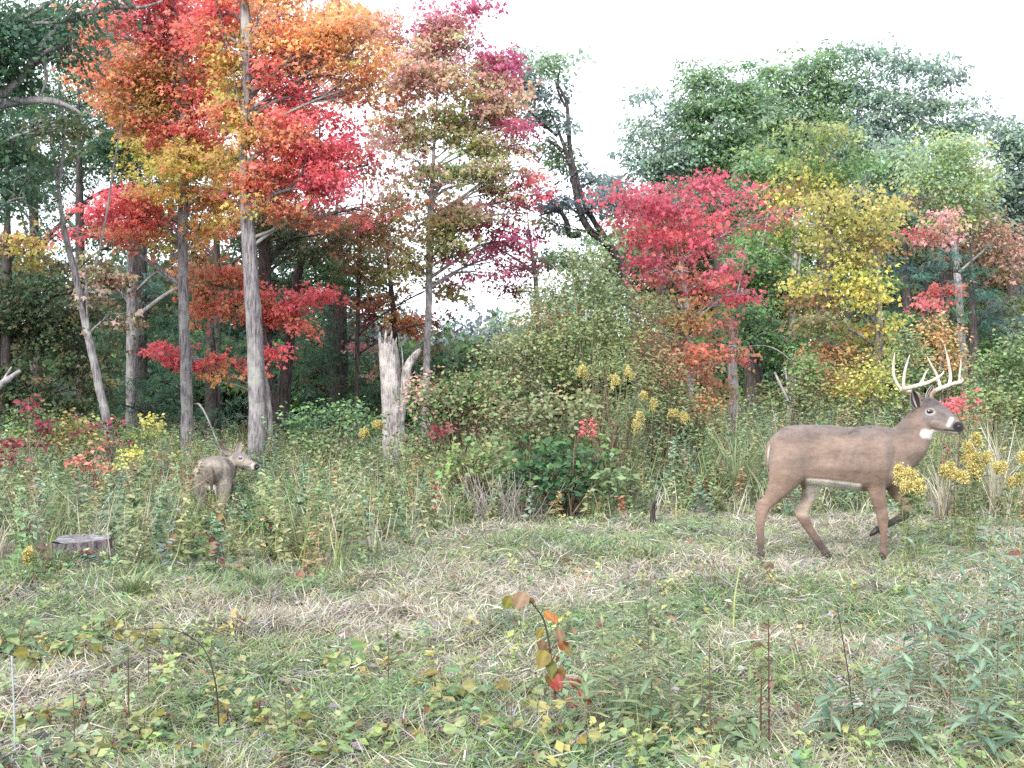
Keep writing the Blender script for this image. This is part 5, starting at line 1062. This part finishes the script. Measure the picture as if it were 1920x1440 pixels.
def put_leaf(root, mesh, p, axis, up, size):
    a = Vector(axis).normalized(); u = Vector(up); s = a.cross(u)
    if s.length < 1e-3: s = Vector((1, 0, 0))
    s.normalize(); n = s.cross(a)
    from mathutils import Matrix
    o = bpy.data.objects.new("leaf", mesh); col.objects.link(o); o.parent = root
    R = Matrix((s, a, n)).transposed().to_4x4(); o.matrix_local = Matrix.Translation(Vector(p)) @ R @ Matrix.Scale(size, 4)
    return o

def tall_weed(label, px, pyb, pyt, seed, pal='herbblue', lean=0., leafL=.085, nl=34, group="tall green weeds in the foreground", stemc=(.16, .13, .09), cat="weed"):
    rg = np.random.default_rng(seed + 2000); Y = YB(pyb); bx = PX(px, Y); bz = gz(bx, Y); root = empty("tall_weed", (bx, Y, bz)); tag(root, label, cat, group)
    H = (pyb - pyt) / FPX * Y; top = np.array([lean * H, rg.uniform(-.08, .08), H])
    tp = curve_pts(np.vstack([[0, 0, -.02], top * .5 + rg.normal(0, .012, 3), top]), 14); tb = Tubes(); tb.add(tp, np.linspace(.0032, .0014, len(tp)), 5, colr=(.20, .19, .12))
    link("stem", tb.mesh("stem", M['stem']), root)
    ms = leaves_for('lance', pal)
    for k in range(nl):
        t = .18 + .82 * (k + rg.random()) / nl; f = t * (len(tp) - 1); i = min(int(f), len(tp) - 2); p = tp[i] + (tp[i + 1] - tp[i]) * (f - i)
        a = k * 2.4 + rg.normal(0, .3); L_ = leafL * (1.15 - .55 * t) * rg.uniform(.75, 1.2)
        put_leaf(root, ms[rg.integers(len(ms))], p, (math.cos(a), math.sin(a), rg.uniform(-.15, .6) + (.6 if t > .9 else 0)), (0, 0, 1), L_)
    return root
TW = [(1752, 1335, 1015, -.12), (1700, 1302, 1125, .05), (1798, 1290, 1085, .1), (1846, 1330, 965, .02), (1905, 1370, 1120, .05), (1882, 1245, 985, -.05), (1775, 1228, 1065, .06), (1822, 1400, 1180, .1),
      (1905, 1250, 1010, .1), (1722, 1420, 1230, -.1), (1640, 1380, 1235, .02), (1128, 1350, 1165, .02), (1176, 1355, 1090, -.05), (1213, 1380, 1185, .05), (1150, 1290, 1130, 0), (1258, 1372, 1150, -.04),
      (1290, 1330, 1180, .08), (1330, 1390, 1230, -.05), (1395, 1400, 1270, .1), (1860, 1180, 1020, .1), (1100, 1400, 1240, -.06), (1560, 1400, 1290, .1), (1780, 1120, 1010, 0), (1840, 1440, 1240, -.1)]
def ordn(k): return ['first', 'second', 'third', 'fourth', 'fifth', 'sixth', 'seventh', 'eighth', 'ninth', 'tenth', 'eleventh', 'twelfth', 'thirteenth', 'fourteenth', 'fifteenth', 'sixteenth', 'seventeenth', 'eighteenth', 'nineteenth', 'twentieth'][k]
twl = ["tall narrow-leaved weed rising highest below the buck's front legs", "short narrow-leaved weed just left of the tallest right-hand weed", "narrow-leaved weed between the two tallest right-hand weeds", "tallest leafy weed near the right edge"]
for i, (a, b, c_, d) in enumerate(TW):
    lb = twl[i] if i < 4 else (f"blue-green narrow-leaved weed, {ordn(sum(1 for t in TW[4:] if t[0] > 1500 and t[:2] < (a, b)))} from the left among the shorter right-hand weeds" if a > 1500 else f"green narrow-leaved weed, {ordn(sum(1 for t in TW if t[0] < a))} to the right of the red-leaved sapling")
    tall_weed(lb, a, b, c_, i, 'herbblue' if a > 1500 else 'herb', d, .125 if b > 1200 else .095, 34 if b > 1200 else 26,
              "tall green weeds in the right foreground" if a > 1500 else "green weeds in the middle foreground")
# bare stems
def bare(label, pts, colr, group="bare stems in the foreground", w=1.0):
    rows = []
    for a, b, wd, y in pts: rows.append((a, b, wd * w, y))
    rg = np.random.default_rng(int(abs(rows[0][0])) + 7); sub = []
    for a, b, wd, y in rows[1:-1]: pass
    for k in range(5):
        j = rg.integers(0, len(rows) - 1); t = rg.random(); p = [rows[j][q] * (1 - t) + rows[j + 1][q] * t for q in range(4)]; sg = rg.choice([-1, 1]); l_ = rg.uniform(8, 26)
        sub.append([(p[0], p[1], 1.6, p[3]), (p[0] + sg * l_ * .5, p[1] - l_ * rg.uniform(.1, .7), 1.3, p[3]), (p[0] + sg * l_, p[1] - l_ * rg.uniform(.1, 1.1), .8, p[3] + rg.uniform(-.05, .05))])
    rows = [(a + (rg.normal(0, 1.6) if 0 < i_ < len(rows) - 1 else 0), b, wd * .75, y) for i_, (a, b, wd, y) in enumerate(rows)]
    r_ = stick("dry_weed", label, "weed", rows, 'stem', group, seg=5, colr=colr, sub=sub)
    ms = leaves_for('oval', 'brown')
    for k in range(4):
        q = sub[rg.integers(5)][2]; w_ = W(q[0], q[1], q[3]) - np.array(r_.location)
        put_leaf(r_, ms[rg.integers(len(ms))], w_, (rg.normal(0, .5), rg.normal(0, .5), -1), (rg.normal(0, .3), -1, .3), rg.uniform(.012, .03))
    return r_
bare("dark red upright stem left of centre in the right foreground", [(1442, 1412, 5, 3.55), (1440, 1300, 4.5, 3.55), (1441, 1160, 3, 3.55)], (.09, .04, .04))
bare("shorter dark red stem beside the upright one", [(1427, 1412, 5, 3.5), (1428, 1340, 5, 3.5), (1428, 1270, 3, 3.5)], (.09, .04, .04))
bare("thin dark stem leaning left below the buck", [(1603, 1360, 3.5, 3.8), (1590, 1250, 3, 3.8), (1570, 1140, 2.5, 3.8)], (.05, .035, .035))
bare("long thin stem leaning left toward the buck's hind hoof", [(1530, 1330, 3, 4.0), (1490, 1210, 2.5, 4.0), (1455, 1110, 2, 4.0), (1422, 1040, 2, 4.0)], (.10, .09, .05))
bare("thick yellow-green stalk left of the long leaning stem", [(1375, 1190, 5, 5.3), (1378, 1120, 4.5, 5.3), (1388, 1062, 3, 5.3)], (.34, .36, .16))
bare("arching dark bare twig in the left foreground", [(411, 1380, 4, 3.75), (405, 1290, 4, 3.75), (385, 1222, 3.5, 3.8), (352, 1192, 3, 3.9), (310, 1178, 2.5, 4.0), (255, 1180, 2, 4.1)], (.04, .03, .035))
bare("short straight brown stem in the left foreground", [(243, 1400, 4, 3.6), (242, 1300, 3.5, 3.6), (240, 1218, 2.5, 3.6)], (.08, .05, .04))
bare("thin upright brown stem near the arching twig", [(280, 1330, 3, 4.05), (280, 1280, 3, 4.05), (278, 1230, 2, 4.05)], (.08, .06, .04))
bare("whitish upright stem at the lower left corner", [(28, 1440, 6, 3.45), (24, 1340, 5, 3.45), (22, 1230, 4, 3.45)], (.32, .36, .38))
bare("pale twig crossing the lower left corner", [(-10, 1400, 5, 3.5), (28, 1320, 4, 3.55), (60, 1270, 3, 3.6)], (.34, .31, .28))
bare("red stem in the bottom right meadow", [(1335, 1420, 4, 3.5), (1334, 1340, 3.5, 3.5), (1330, 1200, 2.5, 3.5)], (.13, .06, .05))
bare("brown stem at the right among the weeds", [(1868, 1400, 4, 3.6), (1868, 1300, 3.5, 3.6), (1872, 1150, 2.5, 3.6)], (.13, .09, .07))
for i, (a, b, c_) in enumerate([(1620, 1420, 1290), (1215, 1240, 1140), (960, 1430, 1320), (728, 1300, 1170), (536, 1400, 1290), (138, 1420, 1290), (1495, 1430, 1300), (1780, 1350, 1200)]):
    Y_ = YB(b); bare(f"thin dry brown stem in the short grass, {ordn(sorted([1620, 1215, 960, 728, 536, 138, 1495, 1780]).index(a))} from the left", [(a, b, 3, Y_), (a + 2, (b + c_) / 2, 2.5, Y_), (a - 2, c_, 2, Y_)], (.10, .075, .055), "thin dry stems in the grass")

# red and orange leaved sapling in the middle foreground
def sapling(label, stem_pts, Y, leaves, seed, nm="red_leaved_sapling", group=None):
    rg = np.random.default_rng(seed); a0 = stem_pts[0]; o0 = W(a0[0], a0[1], Y); o0[2] = gz(o0[0], Y); root = empty(nm, tuple(o0)); tag(root, label, "sapling", group)
    rows = curve_pts([[*W(a, b, Y + dy), r] for a, b, dy, r in stem_pts], 18); tb = Tubes(); tb.add(rows[:, :3] - o0, rows[:, 3], 5, colr=(.07, .05, .05)); link("stem", tb.mesh("stem", M['stem']), root)
    for (lx, ly, sz, pal) in leaves:
        tgt = W(lx, ly, Y + rg.uniform(-.1, .08)); d = np.linalg.norm(rows[:, :3] - tgt, axis=1); st = rows[int(np.argmin(d)), :3]
        L_ = sz * (1.02 if seed == 71 else 1) / FPX * Y; dr = tgt - st; dr = dr / max(np.linalg.norm(dr), 1e-6); ax = dr * .6 + np.array([0, 0, -.7]) + rg.normal(0, .15, 3)
        ax /= np.linalg.norm(ax); ms = leaves_for('heart' if rg.random() < .4 else 'oval', pal)
        pb = tgt - ax * L_ * .5
        put_leaf(root, ms[rg.integers(len(ms))], pb - o0, ax, (rg.normal(0, .3), -1, .5), L_)
        tb = Tubes(); tb.add(np.vstack([st, (st + pb) / 2 + np.array([0, 0, .008]), pb]) - o0, [.0014, .0012, .001], 4, colr=(.10, .05, .04)); link("leaf_stalk", tb.mesh("leaf_stalk", M['stem']), root)
PAL['sap_orange'] = lin([(190, 125, 65), (175, 105, 60), (160, 130, 75)]) * ALB
PAL['sap_olive'] = lin([(140, 135, 65), (160, 145, 80), (120, 125, 65)]) * ALB
PAL['sap_red'] = lin([(188, 92, 78), (172, 84, 72), (196, 110, 90)]) * ALB
PAL['sap_brown'] = lin([(165, 135, 110), (150, 120, 95)]) * ALB
PAL['sap_pink'] = lin([(178, 128, 112), (165, 110, 94)]) * ALB
sapling("arching sapling with hanging orange, olive and red leaves in the middle foreground",
        [(1025, 1400, 0, .005), (1040, 1320, 0, .0045), (1034, 1240, 0, .004), (1022, 1170, 0, .0035), (1005, 1140, -.02, .003), (985, 1118, -.05, .002)], 3.95,
        [(952, 1130, 26, 'sap_olive'), (976, 1126, 34, 'sap_brown'), (995, 1128, 22, 'sap_olive'), (1030, 1155, 28, 'sap_orange'), (1040, 1160, 22, 'sap_orange'), (1012, 1188, 26, 'sap_olive'), (1050, 1190, 28, 'sap_brown'), (1058, 1212, 30, 'sap_orange'), (1064, 1218, 24, 'sap_orange'), (1016, 1212, 24, 'sap_brown'),
         (1018, 1236, 34, 'sap_olive'), (1034, 1250, 36, 'sap_olive'), (1042, 1248, 24, 'sap_olive'), (1030, 1280, 30, 'sap_orange'), (1048, 1276, 30, 'sap_red'), (1042, 1284, 26, 'sap_red'), (1082, 1284, 22, 'sap_red'), (1072, 1278, 18, 'sap_red'), (1040, 1308, 22, 'sap_red'), (1046, 1236, 16, 'sap_red'),
         (1062, 1360, 44, 'sap_orange'), (1050, 1375, 40, 'sap_orange'), (1040, 1355, 34, 'sap_orange'), (1086, 1345, 22, 'sap_red'), (1100, 1338, 20, 'sap_red'), (990, 1330, 34, 'sap_olive'), (1006, 1335, 30, 'sap_olive'), (1130, 1330, 24, 'sap_olive'), (1058, 1296, 22, 'sap_red'), (1064, 1310, 20, 'sap_orange'), (1090, 1300, 18, 'sap_red'), (1104, 1316, 18, 'sap_red'), (1030, 1330, 26, 'sap_orange'), (1075, 1322, 22, 'sap_red'), (1052, 1262, 22, 'sap_orange'), (1036, 1264, 24, 'sap_olive'), (1024, 1226, 24, 'sap_olive')], 71)
sapling("drooping string of pink-brown leaves right of the stump", [(405, 1062, 0, .005), (402, 1030, 0, .004), (396, 1003, 0, .003)], 7.3,
        [(398, 1012, 20, 'sap_pink'), (402, 1025, 22, 'sap_pink'), (396, 1036, 20, 'sap_pink'), (405, 1045, 22, 'sap_pink'), (415, 1052, 18, 'sap_pink'), (408, 1062, 18, 'sap_pink'), (325, 1008, 20, 'sap_brown'), (318, 1018, 16, 'sap_pink')], 72, group="vines with reddish leaves")
sapling("cluster of pink-brown leaves at the edge of the tall weeds", [(572, 1092, 0, .004), (572, 1075, 0, .003), (570, 1060, 0, .002)], 6.9,
        [(562, 1078, 20, 'sap_pink'), (575, 1072, 22, 'sap_pink'), (586, 1080, 18, 'sap_pink'), (566, 1090, 18, 'sap_brown'), (582, 1092, 16, 'sap_pink')], 73, group="vines with reddish leaves")
sapling("trailing vine of reddish leaves below the doe", [(520, 1060, 0, .004), (510, 1010, 0, .003), (500, 965, 0, .002)], 7.9,
        [(500, 972, 16, 'sap_red'), (508, 985, 14, 'sap_red'), (508, 1005, 16, 'sap_pink'), (530, 1020, 20, 'sap_pink'), (545, 1030, 22, 'sap_pink'), (560, 1038, 18, 'sap_brown'), (575, 1035, 18, 'sap_pink'), (412, 970, 14, 'sap_orange')], 74, group="vines with reddish leaves")
sapling("pair of red leaves on the short grass in the middle", [(786, 1072, 0, .003), (786, 1066, 0, .0025), (785, 1060, 0, .002)], 7.5,
        [(772, 1058, 14, 'sap_red'), (786, 1060, 18, 'sap_red'), (796, 1057, 12, 'sap_red')], 75, group="vines with reddish leaves")
sapling("two fallen-looking red leaves near the right edge", [(1890, 1050, 0, .003), (1888, 1046, 0, .0025), (1886, 1042, 0, .002)], 7.4,
        [(1884, 1043, 16, 'sap_red'), (1896, 1040, 14, 'sap_red'), (1908, 1036, 12, 'sap_red')], 76, group="vines with reddish leaves")

# low broad-leaved brambles along the bottom
def bramble(label, px, py, w, seed, pal='broad', n=14, size=30, group="low broad-leaved brambles", arch=None, hpx=50):
    rg = np.random.default_rng(seed + 3000); Y = YB(py); bx = PX(px, Y); o0 = np.array([bx, Y, gz(bx, Y)]); root = empty("bramble", tuple(o0)); tag(root, label, "bramble", group)
    pts = []
    nc = 3
    for q in range(nc):
        a = rg.uniform(0, 6.28); R_ = w / FPX * Y * rg.uniform(.5, 1); h = hpx / FPX * Y * rg.uniform(.6, 1.1)
        e = np.array([math.cos(a) * R_, math.sin(a) * R_ * .7, h * .45]); m_ = e * .5 + np.array([0, 0, h * .7])
        tp = curve_pts(np.vstack([[0, 0, 0], m_, e]), 12); tb = Tubes(); tb.add(tp, np.linspace(.0032, .0015, len(tp)), 5, colr=(.16, .10, .09)); link("cane", tb.mesh("cane", M['stem']), root); pts.append(tp)
    for k in range(n):
        tp = pts[k % nc]; p = tp[rg.integers(3, len(tp))]; a = rg.uniform(0, 6.28); L_ = size / FPX * Y * rg.uniform(.6, 1.25)
        pl = pal if isinstance(pal, str) else pal[rg.integers(len(pal))]; ms = leaves_for('heart' if rg.random() < .6 else 'oval', pl)
        ax = np.array([math.cos(a), math.sin(a), rg.uniform(-.4, .25)]); q = p + ax * .02
        put_leaf(root, ms[rg.integers(len(ms))], q, ax, (rg.normal(0, .35), -.45 + rg.normal(0, .35), 1), L_)
rgb = np.random.default_rng(77)
BR = []
for a in range(0, 480, 52): BR.append((a + rgb.uniform(-15, 15), rgb.uniform(1340, 1435), 'l'))
for a in range(-10, 260, 44): BR.append((a + rgb.uniform(-15, 15), rgb.uniform(1215, 1300), 'l'))
for a in range(500, 1100, 66): BR.append((a + rgb.uniform(-15, 15), rgb.uniform(1365, 1440), 'm'))
for a in range(820, 1060, 50): BR.append((a + rgb.uniform(-15, 15), rgb.uniform(1300, 1340), 'm'))
for a, b in ((640, 1265), (1320, 1150), (1280, 1400), (1225, 1430), (60, 1110), (130, 1120), (20, 1060), (280, 1110), (265, 1060), (330, 1090)): BR.append((a, b, 'r'))
for i, (a, b, z) in enumerate(BR):
    lb = {'l': "low green broad-leaved bramble in the lower left corner tangle", 'm': "low broad-leaved bramble along the bottom middle below the red-leaved sapling", 'r': "small broad-leaved plant in the short grass"}[z]
    k_ = sum(1 for t in BR if t[2] == z and (t[0], t[1]) < (a, b) and (z != 'l' or (t[1] > 1320) == (b > 1320)))
    lb = {'l': f"low green bramble, {ordn(k_)} from the left in the {'bottom' if b > 1320 else 'upper'} row of the lower left tangle", 'm': f"low bramble, {ordn(k_)} from the left along the bottom middle" if k_ < 20 else lb, 'r': f"small broad-leaved plant in the short grass, {ordn(k_)} from the left"}[z]
    gr = {'l': "brambles in the lower left corner", 'm': "brambles along the bottom middle", 'r': "small broad-leaved plants in the grass"}[z]
    pal = ('broad', 'broad', 'sap_olive') if z != 'r' else ('broad', 'broaddark')
    bramble(lb, a, b, rgb.uniform(26, 46) * (1 if b > 1200 else .6), i, pal, 15 if b > 1200 else 10, (25 if z == 'l' else 30) * (1 if b > 1200 else .55), gr, hpx=(55 if b > 1200 else 30))

# ------------------------------------------------------------------ undergrowth and grass (uncountable)
def edge_Y(px):  # where the tall growth begins
    return np.interp(px, [-400, 0, 620, 760, 900, 1150, 1400, 1750, 1900, 2300], [6.8, 6.8, 6.9, 8.4, 9.5, 10.2, 10.6, 10.6, 10.0, 9.5])
def undergrowth():
    rg = np.random.default_rng(21)
    n = 12500; Y = np.sqrt(rg.uniform(6.7 ** 2, 24 ** 2, n)); px = rg.uniform(-330, 2250, n)
    w = rg.random(n) < np.clip(11.5 / Y, .3, 1); Y, px = Y[w], px[w]
    ok = Y > edge_Y(px) + rg.uniform(-.3, .5, len(Y)); Y, px = Y[ok], px[ok]; n = len(Y)
    x = (px - CX) / FPX * Y; z = ground(x, Y); d = Y - edge_Y(px)
    H = np.interp(d, [0, .6, 1.8, 4, 9], [.32, .40, .46, .58, .62]) * rg.uniform(.55, 1.2, n)
    H = np.where((px > 1150) & (px < 1960), np.interp(d, [0, .8, 2.2, 4], [.3, .55, .95, 1.05]) * rg.uniform(.6, 1.15, n), H)
    doe_zone = (px > 350) & (px < 470) & (Y < 11.4); H = np.where(doe_zone, np.minimum(H, np.interp(Y, [6.8, 9, 11.4], [.32, .29, .22]) * rg.uniform(.6, 1.2, n)), H)
    H = np.where((px > 480) & (px < 520) & (Y < 12), np.minimum(H, .42), H)
    H = np.where((px > 85) & (px < 222) & (Y < 7.8), np.minimum(H, .07), H)
    H = np.where((px < 85) & (Y < 9), H * 1.35, H); H = np.where(((px > 225) & (px < 350) | (px > 470) & (px < 700)) & (Y < 9.5), H * 1.4, H)
    P = []; A = []; NN = []; S = []; C = []; kinds = rg.random(n)
    GP = []; GA = []; GS = []; GC = []
    patch = np.array([mnoise.noise(Vector((x[i] * .8, Y[i] * .8, 3.3))) for i in range(n)])
    for i in range(n):
        h = H[i]; base = np.array([x[i], Y[i], z[i]]); lean = rg.normal(0, .16, 2)
        k = kinds[i]; pv = patch[i] + rg.normal(0, .12)
        if k < .72:
            m = int(26 + 30 * h); t = rg.uniform(.12, 1, m); a = rg.uniform(0, 6.28, m)
            p = base + np.stack([lean[0] * t * h, lean[1] * t * h, t * h], 1)
            pal = 'herb' if pv < .05 else ('herbblue' if pv < .15 else ('palegreen' if pv < .36 else 'rustgreen'))
            if rg.random() < .05: pal = ('rust', 'brown', 'burgundy', 'brown')[rg.integers(4)]
            if Y[i] < 9.4 and px[i] > 230 and px[i] < 640 and rg.random() < .4: pal = 'broaddark' if rg.random() < .35 else 'rustgreen'
            P.append(p); A.append(np.stack([np.cos(a), np.sin(a), rg.uniform(-.3, .9, m)], 1)); NN.append(np.array([0, -.2, 1]) + rg.normal(0, .35, (m, 3)))
            S.append(rg.uniform(.035, .08, m) * (1.3 - .5 * t)); C.append(pick(rg, pal, 1, .18) * np.exp(rg.normal(0, .16, (m, 1))))
        if k > .62:
            m = 12; a = rg.uniform(0, 6.28, m); pal = 'straw' if rg.random() < .3 else ('greenyel' if rg.random() < .4 else 'palegreen')
            GP.append(base + np.stack([rg.normal(0, .04, m), rg.normal(0, .04, m), np.zeros(m)], 1)); GA.append(np.stack([np.cos(a) * .3, np.sin(a) * .3, np.ones(m)], 1) + rg.normal(0, .1, (m, 3)))
            GS.append(h * rg.uniform(.5, 1.15, m)); GC.append(pick(rg, pal, m, .14))
    o = link("undergrowth", scatter_mesh("undergrowth", 'lance', *map(np.concatenate, (P, A, NN, S, C)), M['herb'], wide=np.concatenate(S) * 0 + 2.1)); tag(o, "dense knee-high meadow weeds between the short grass and the trees", "undergrowth", kind="stuff")
    ga = np.concatenate(GA); m = len(ga)
    gs = np.concatenate(GS)
    o = link("tall_grass", scatter_mesh("tall_grass", 'blade', np.concatenate(GP), ga, rg.normal(size=(m, 3)) + np.array([0, 0, .2]), gs, np.concatenate(GC), M['herb'], wide=.16 / np.maximum(gs, .1) )); tag(o, "tall green and straw coloured grass among the meadow weeds", "grass", kind="stuff")
undergrowth()

def short_grass():
    rg = np.random.default_rng(31)
    nc = 10500
    # tufts, thinner with distance
    u = rg.random(nc); Ymin, Ymax = 2.7, 12.5
    Y = Ymin * (Ymax / Ymin) ** u; px = rg.uniform(-260, 2180, nc)
    ok = Y < edge_Y(px) + rg.uniform(0, 1.6, nc); Y, px = Y[ok], px[ok]; nc = len(Y)
    x = (px - CX) / FPX * Y
    per = 26; idx = np.repeat(np.arange(nc), per); n = len(idx)
    f1 = np.array([mnoise.noise(Vector((a * 1.1, b * 1.1, .5))) for a, b in zip(x, Y)]); f2 = np.array([mnoise.noise(Vector((a * 2.3, b * 2.3, 7.5))) for a, b in zip(x, Y)])
    kind = f1 + rg.normal(0, .16, nc)
    r = np.abs(rg.normal(0, .045, n)) * (1 + Y[idx] / 14); th = rg.uniform(0, 6.28, n)
    bx = x[idx] + np.cos(th) * r; by = Y[idx] + np.sin(th) * r; bz = ground(bx, by) - .005
    flat = rg.random(n) < .34                                      # lying thatch
    up = np.where(flat, rg.uniform(.02, .35, n), rg.uniform(.5, 1.6, n)); a = th + rg.normal(0, .9, n)
    comb = rg.uniform(0, 6.28, nc)[idx]; a = np.where(flat, comb + rg.normal(0, .8, n), a)
    ax = np.stack([np.cos(a), np.sin(a), up], 1)
    L_ = np.where(flat, rg.uniform(.07, .18, n), rg.uniform(.05, .15, n) * (1 + .5 * np.clip(f2[idx], -1, 1)))
    c = np.where((kind[idx] + rg.normal(0, .12, n) > .11)[:, None], pick(rg, 'straw', n, .16), pick(rg, ('greenyel', 'palegreen'), n, .16))
    c = np.where(((kind[idx] < -.12))[:, None], pick(rg, ('herb', 'green'), n, .15), c)
    c = np.where((flat & (rg.random(n) < .6))[:, None], pick(rg, ('litter', 'straw'), n, .2), c)
    c = np.where(((f2[idx] > .33) & (rg.random(n) < .6))[:, None], pick(rg, ('brown', 'straw', 'litter'), n, .15), c)
    o = link("short_grass", scatter_mesh("short_grass", 'blade', np.stack([bx, by, bz + np.where(flat, rg.uniform(0, .04, n), 0)], 1), ax, rg.normal(0, .5, (n, 3)) + np.array([0, 0, 1.]), L_, c, M['herb'],
             wide=np.full(n, .07) / np.maximum(L_, .05) * rg.uniform(.6, 1.3, n) * (1 + Y[idx] / 14)))
    tag(o, "matted short grass and pale dead thatch covering the clearing", "grass", kind="stuff")
    # small green herbs in the turf
    n0 = 1500; Y = 2.8 * (12 / 2.8) ** rg.random(n0); px = rg.uniform(-260, 2180, n0); x = (px - CX) / FPX * Y
    dens = np.array([mnoise.noise(Vector((a * .9, b * .9, 13.))) for a, b in zip(x, Y)]) + np.where(px > 1000, .08, 0) + np.where((px < 450) & (Y < 4.8), .3, 0)
    ok = (dens + rg.normal(0, .15, n0) > -.05) & (Y < edge_Y(px) + .3); x, Y = x[ok], Y[ok]; n0 = len(x)
    per = 16; idx = np.repeat(np.arange(n0), per); n = len(idx); h = rg.uniform(.05, .16, n0); t = rg.random(n); a = rg.uniform(0, 6.28, n)
    pos = np.stack([x[idx] + rg.normal(0, .015, n), Y[idx] + rg.normal(0, .015, n), ground(x[idx], Y[idx]) + t * h[idx]], 1)
    cc = pick(rg, ('herb', 'greenyel', 'broad', 'herb'), n0, .15)[idx] * np.exp(rg.normal(0, .12, (n, 1)))
    o = link("ground_herbs", scatter_mesh("ground_herbs", 'oval', pos, np.stack([np.cos(a), np.sin(a), rg.uniform(-.1, .8, n)], 1), np.array([0, -.2, 1.]) + rg.normal(0, .3, (n, 3)), rg.uniform(.018, .05, n), cc, M['herb']))
    tag(o, "low green herbs mixed through the short grass", "ground cover", kind="stuff")
    # fallen leaves
    n = 1500; Y = 2.9 * (12 / 2.9) ** rg.random(n); px = rg.uniform(-200, 2120, n); x = (px - CX) / FPX * Y; a = rg.uniform(0, 6.28, n)
    o = link("fallen_leaves", scatter_mesh("fallen_leaves", 'oval', np.stack([x, Y, ground(x, Y) + rg.uniform(.01, .06, n)], 1), np.stack([np.cos(a), np.sin(a), rg.normal(0, .3, n)], 1), np.array([0, 0, 1.]) + rg.normal(0, .5, (n, 3)), rg.uniform(.03, .06, n), pick(rg, ('brown', 'rust', 'litter'), n, .2), M['herb']))
    tag(o, "brown fallen leaves scattered over the short grass", "leaf litter", kind="stuff")
short_grass()

# grass tufts that stand out
def tuft(label, px, py, Y, h_px, spread, pal, n, seed, group="long grass tufts"):
    rg = np.random.default_rng(seed + 4000); bx = PX(px, Y); o0 = np.array([bx, Y, gz(bx, Y)]); root = link("grass_tuft", None) if False else None
    h = h_px / FPX * Y; a = rg.uniform(0, 6.28, n); L_ = h * rg.uniform(.55, 1.2, n); ax = np.stack([np.cos(a) * spread, np.sin(a) * spread, np.ones(n)], 1) + rg.normal(0, .1, (n, 3))
    me = scatter_mesh("grass_tuft", 'blade', np.stack([rg.normal(0, .03, n), rg.normal(0, .03, n), np.full(n, -.01)], 1), ax, np.stack([np.cos(a), np.sin(a), -np.ones(n) * .2], 1) * -1 + np.array([0, 0, .4]), L_, pick(rg, pal, n, .14), M['herb'], wide=.17 / L_)
    o = link("grass_tuft", me); o.location = tuple(o0); tag(o, label, "grass tuft", group); return o
tuft("bright green long-bladed tuft between the slim trunk and the doe", 385, 900, 12.3, 130, .45, 'greenyel', 60, 1)
tuft("second bright green tuft left of the doe's rump", 350, 900, 12.0, 90, .6, 'palegreen', 60, 2)
tuft("green sedge tuft just behind the short weeds under the buck's foreleg", 1690, 1090, 6.9, 55, .8, 'greenyel', 90, 3)
tuft("pale green tuft right of the dark hollow", 1215, 1060, 7.4, 60, .6, 'herb', 60, 4)
tuft("wispy grey-green tuft right of the stump", 250, 1150, 6.1, 90, .7, 'palegreen', 80, 5)
tuft("bright green tuft at the edge of the weeds", 490, 1110, 6.5, 85, .55, 'herb', 80, 6)
tuft("tall pale grass tuft behind the buck's rump", 1380, 900, 11.5, 180, .25, 'palegreen', 90, 7)
tuft("tall straw-coloured grass at the right edge", 1870, 900, 10.5, 190, .25, 'straw', 70, 8)
tuft("straw-coloured grass below the buck's chin", 1770, 900, 10.5, 140, .3, 'straw', 70, 9)
tuft("long green blades growing up in front of the doe's rump", 398, 960, 10.9, 95, .35, 'greenyel', 44, 10)
tuft("pale blades right of the doe's hind legs", 430, 965, 10.9, 80, .6, 'palegreen', 60, 11)
tuft("short tuft leaning on the right side of the stump", 212, 1085, 7.5, 60, .6, 'palegreen', 50, 12)
tuft("dark green tuft hiding the left foot of the stump", 108, 1085, 7.4, 50, .7, 'herb', 70, 13)
tuft("low straw tuft below the front of the stump", 155, 1090, 7.35, 34, .9, 'straw', 50, 14)
for k_, (a_, b_) in enumerate([(1424, 1060), (1556, 1064), (1658, 1060), (1600, 1058)]):
    tuft(["grass tuft at the buck's trailing hind hoof", "grass tuft at the buck's forward hind hoof", "grass tuft at the buck's planted front hoof", "straw tuft between the buck's hind and front hooves"][k_], a_, b_, 7.68, 26, .9, ('greenyel', 'straw', 'palegreen'), 46, 20 + k_, "grass tufts round the buck's feet")
# dead brush
rg = np.random.default_rng(99)
o0 = W(935, 965, 10.1); o0[2] = gz(o0[0], 10.1); rt = empty("dead_brush", tuple(o0)); tag(rt, "tangle of grey dead twigs left of the shady hollow", "brushwood"); tb = Tubes()
for k in range(110):
    a = rg.uniform(0, 6.28); s_ = np.array([rg.normal(0, .18), rg.normal(0, .12), 0]); e = s_ + np.array([math.cos(a) * rg.uniform(.05, .35), math.sin(a) * .2, rg.uniform(.15, .55)]); m_ = (s_ + e) / 2 + rg.normal(0, .04, 3)
    cp_ = curve_pts(np.vstack([s_, m_, e]), 6); tb.add(cp_, np.linspace(.004, .0015, len(cp_)), 4, colr=np.array([.3, .27, .26]) * rg.uniform(.6, 1.4))
link("twig", tb.mesh("twig", M['stem']), rt)
print("TRIS", sum(sum(len(p.vertices) - 2 for p in me.polygons) if len(me.polygons) < 2000 else len(me.loops) - 2 * len(me.polygons) for me in bpy.data.meshes))
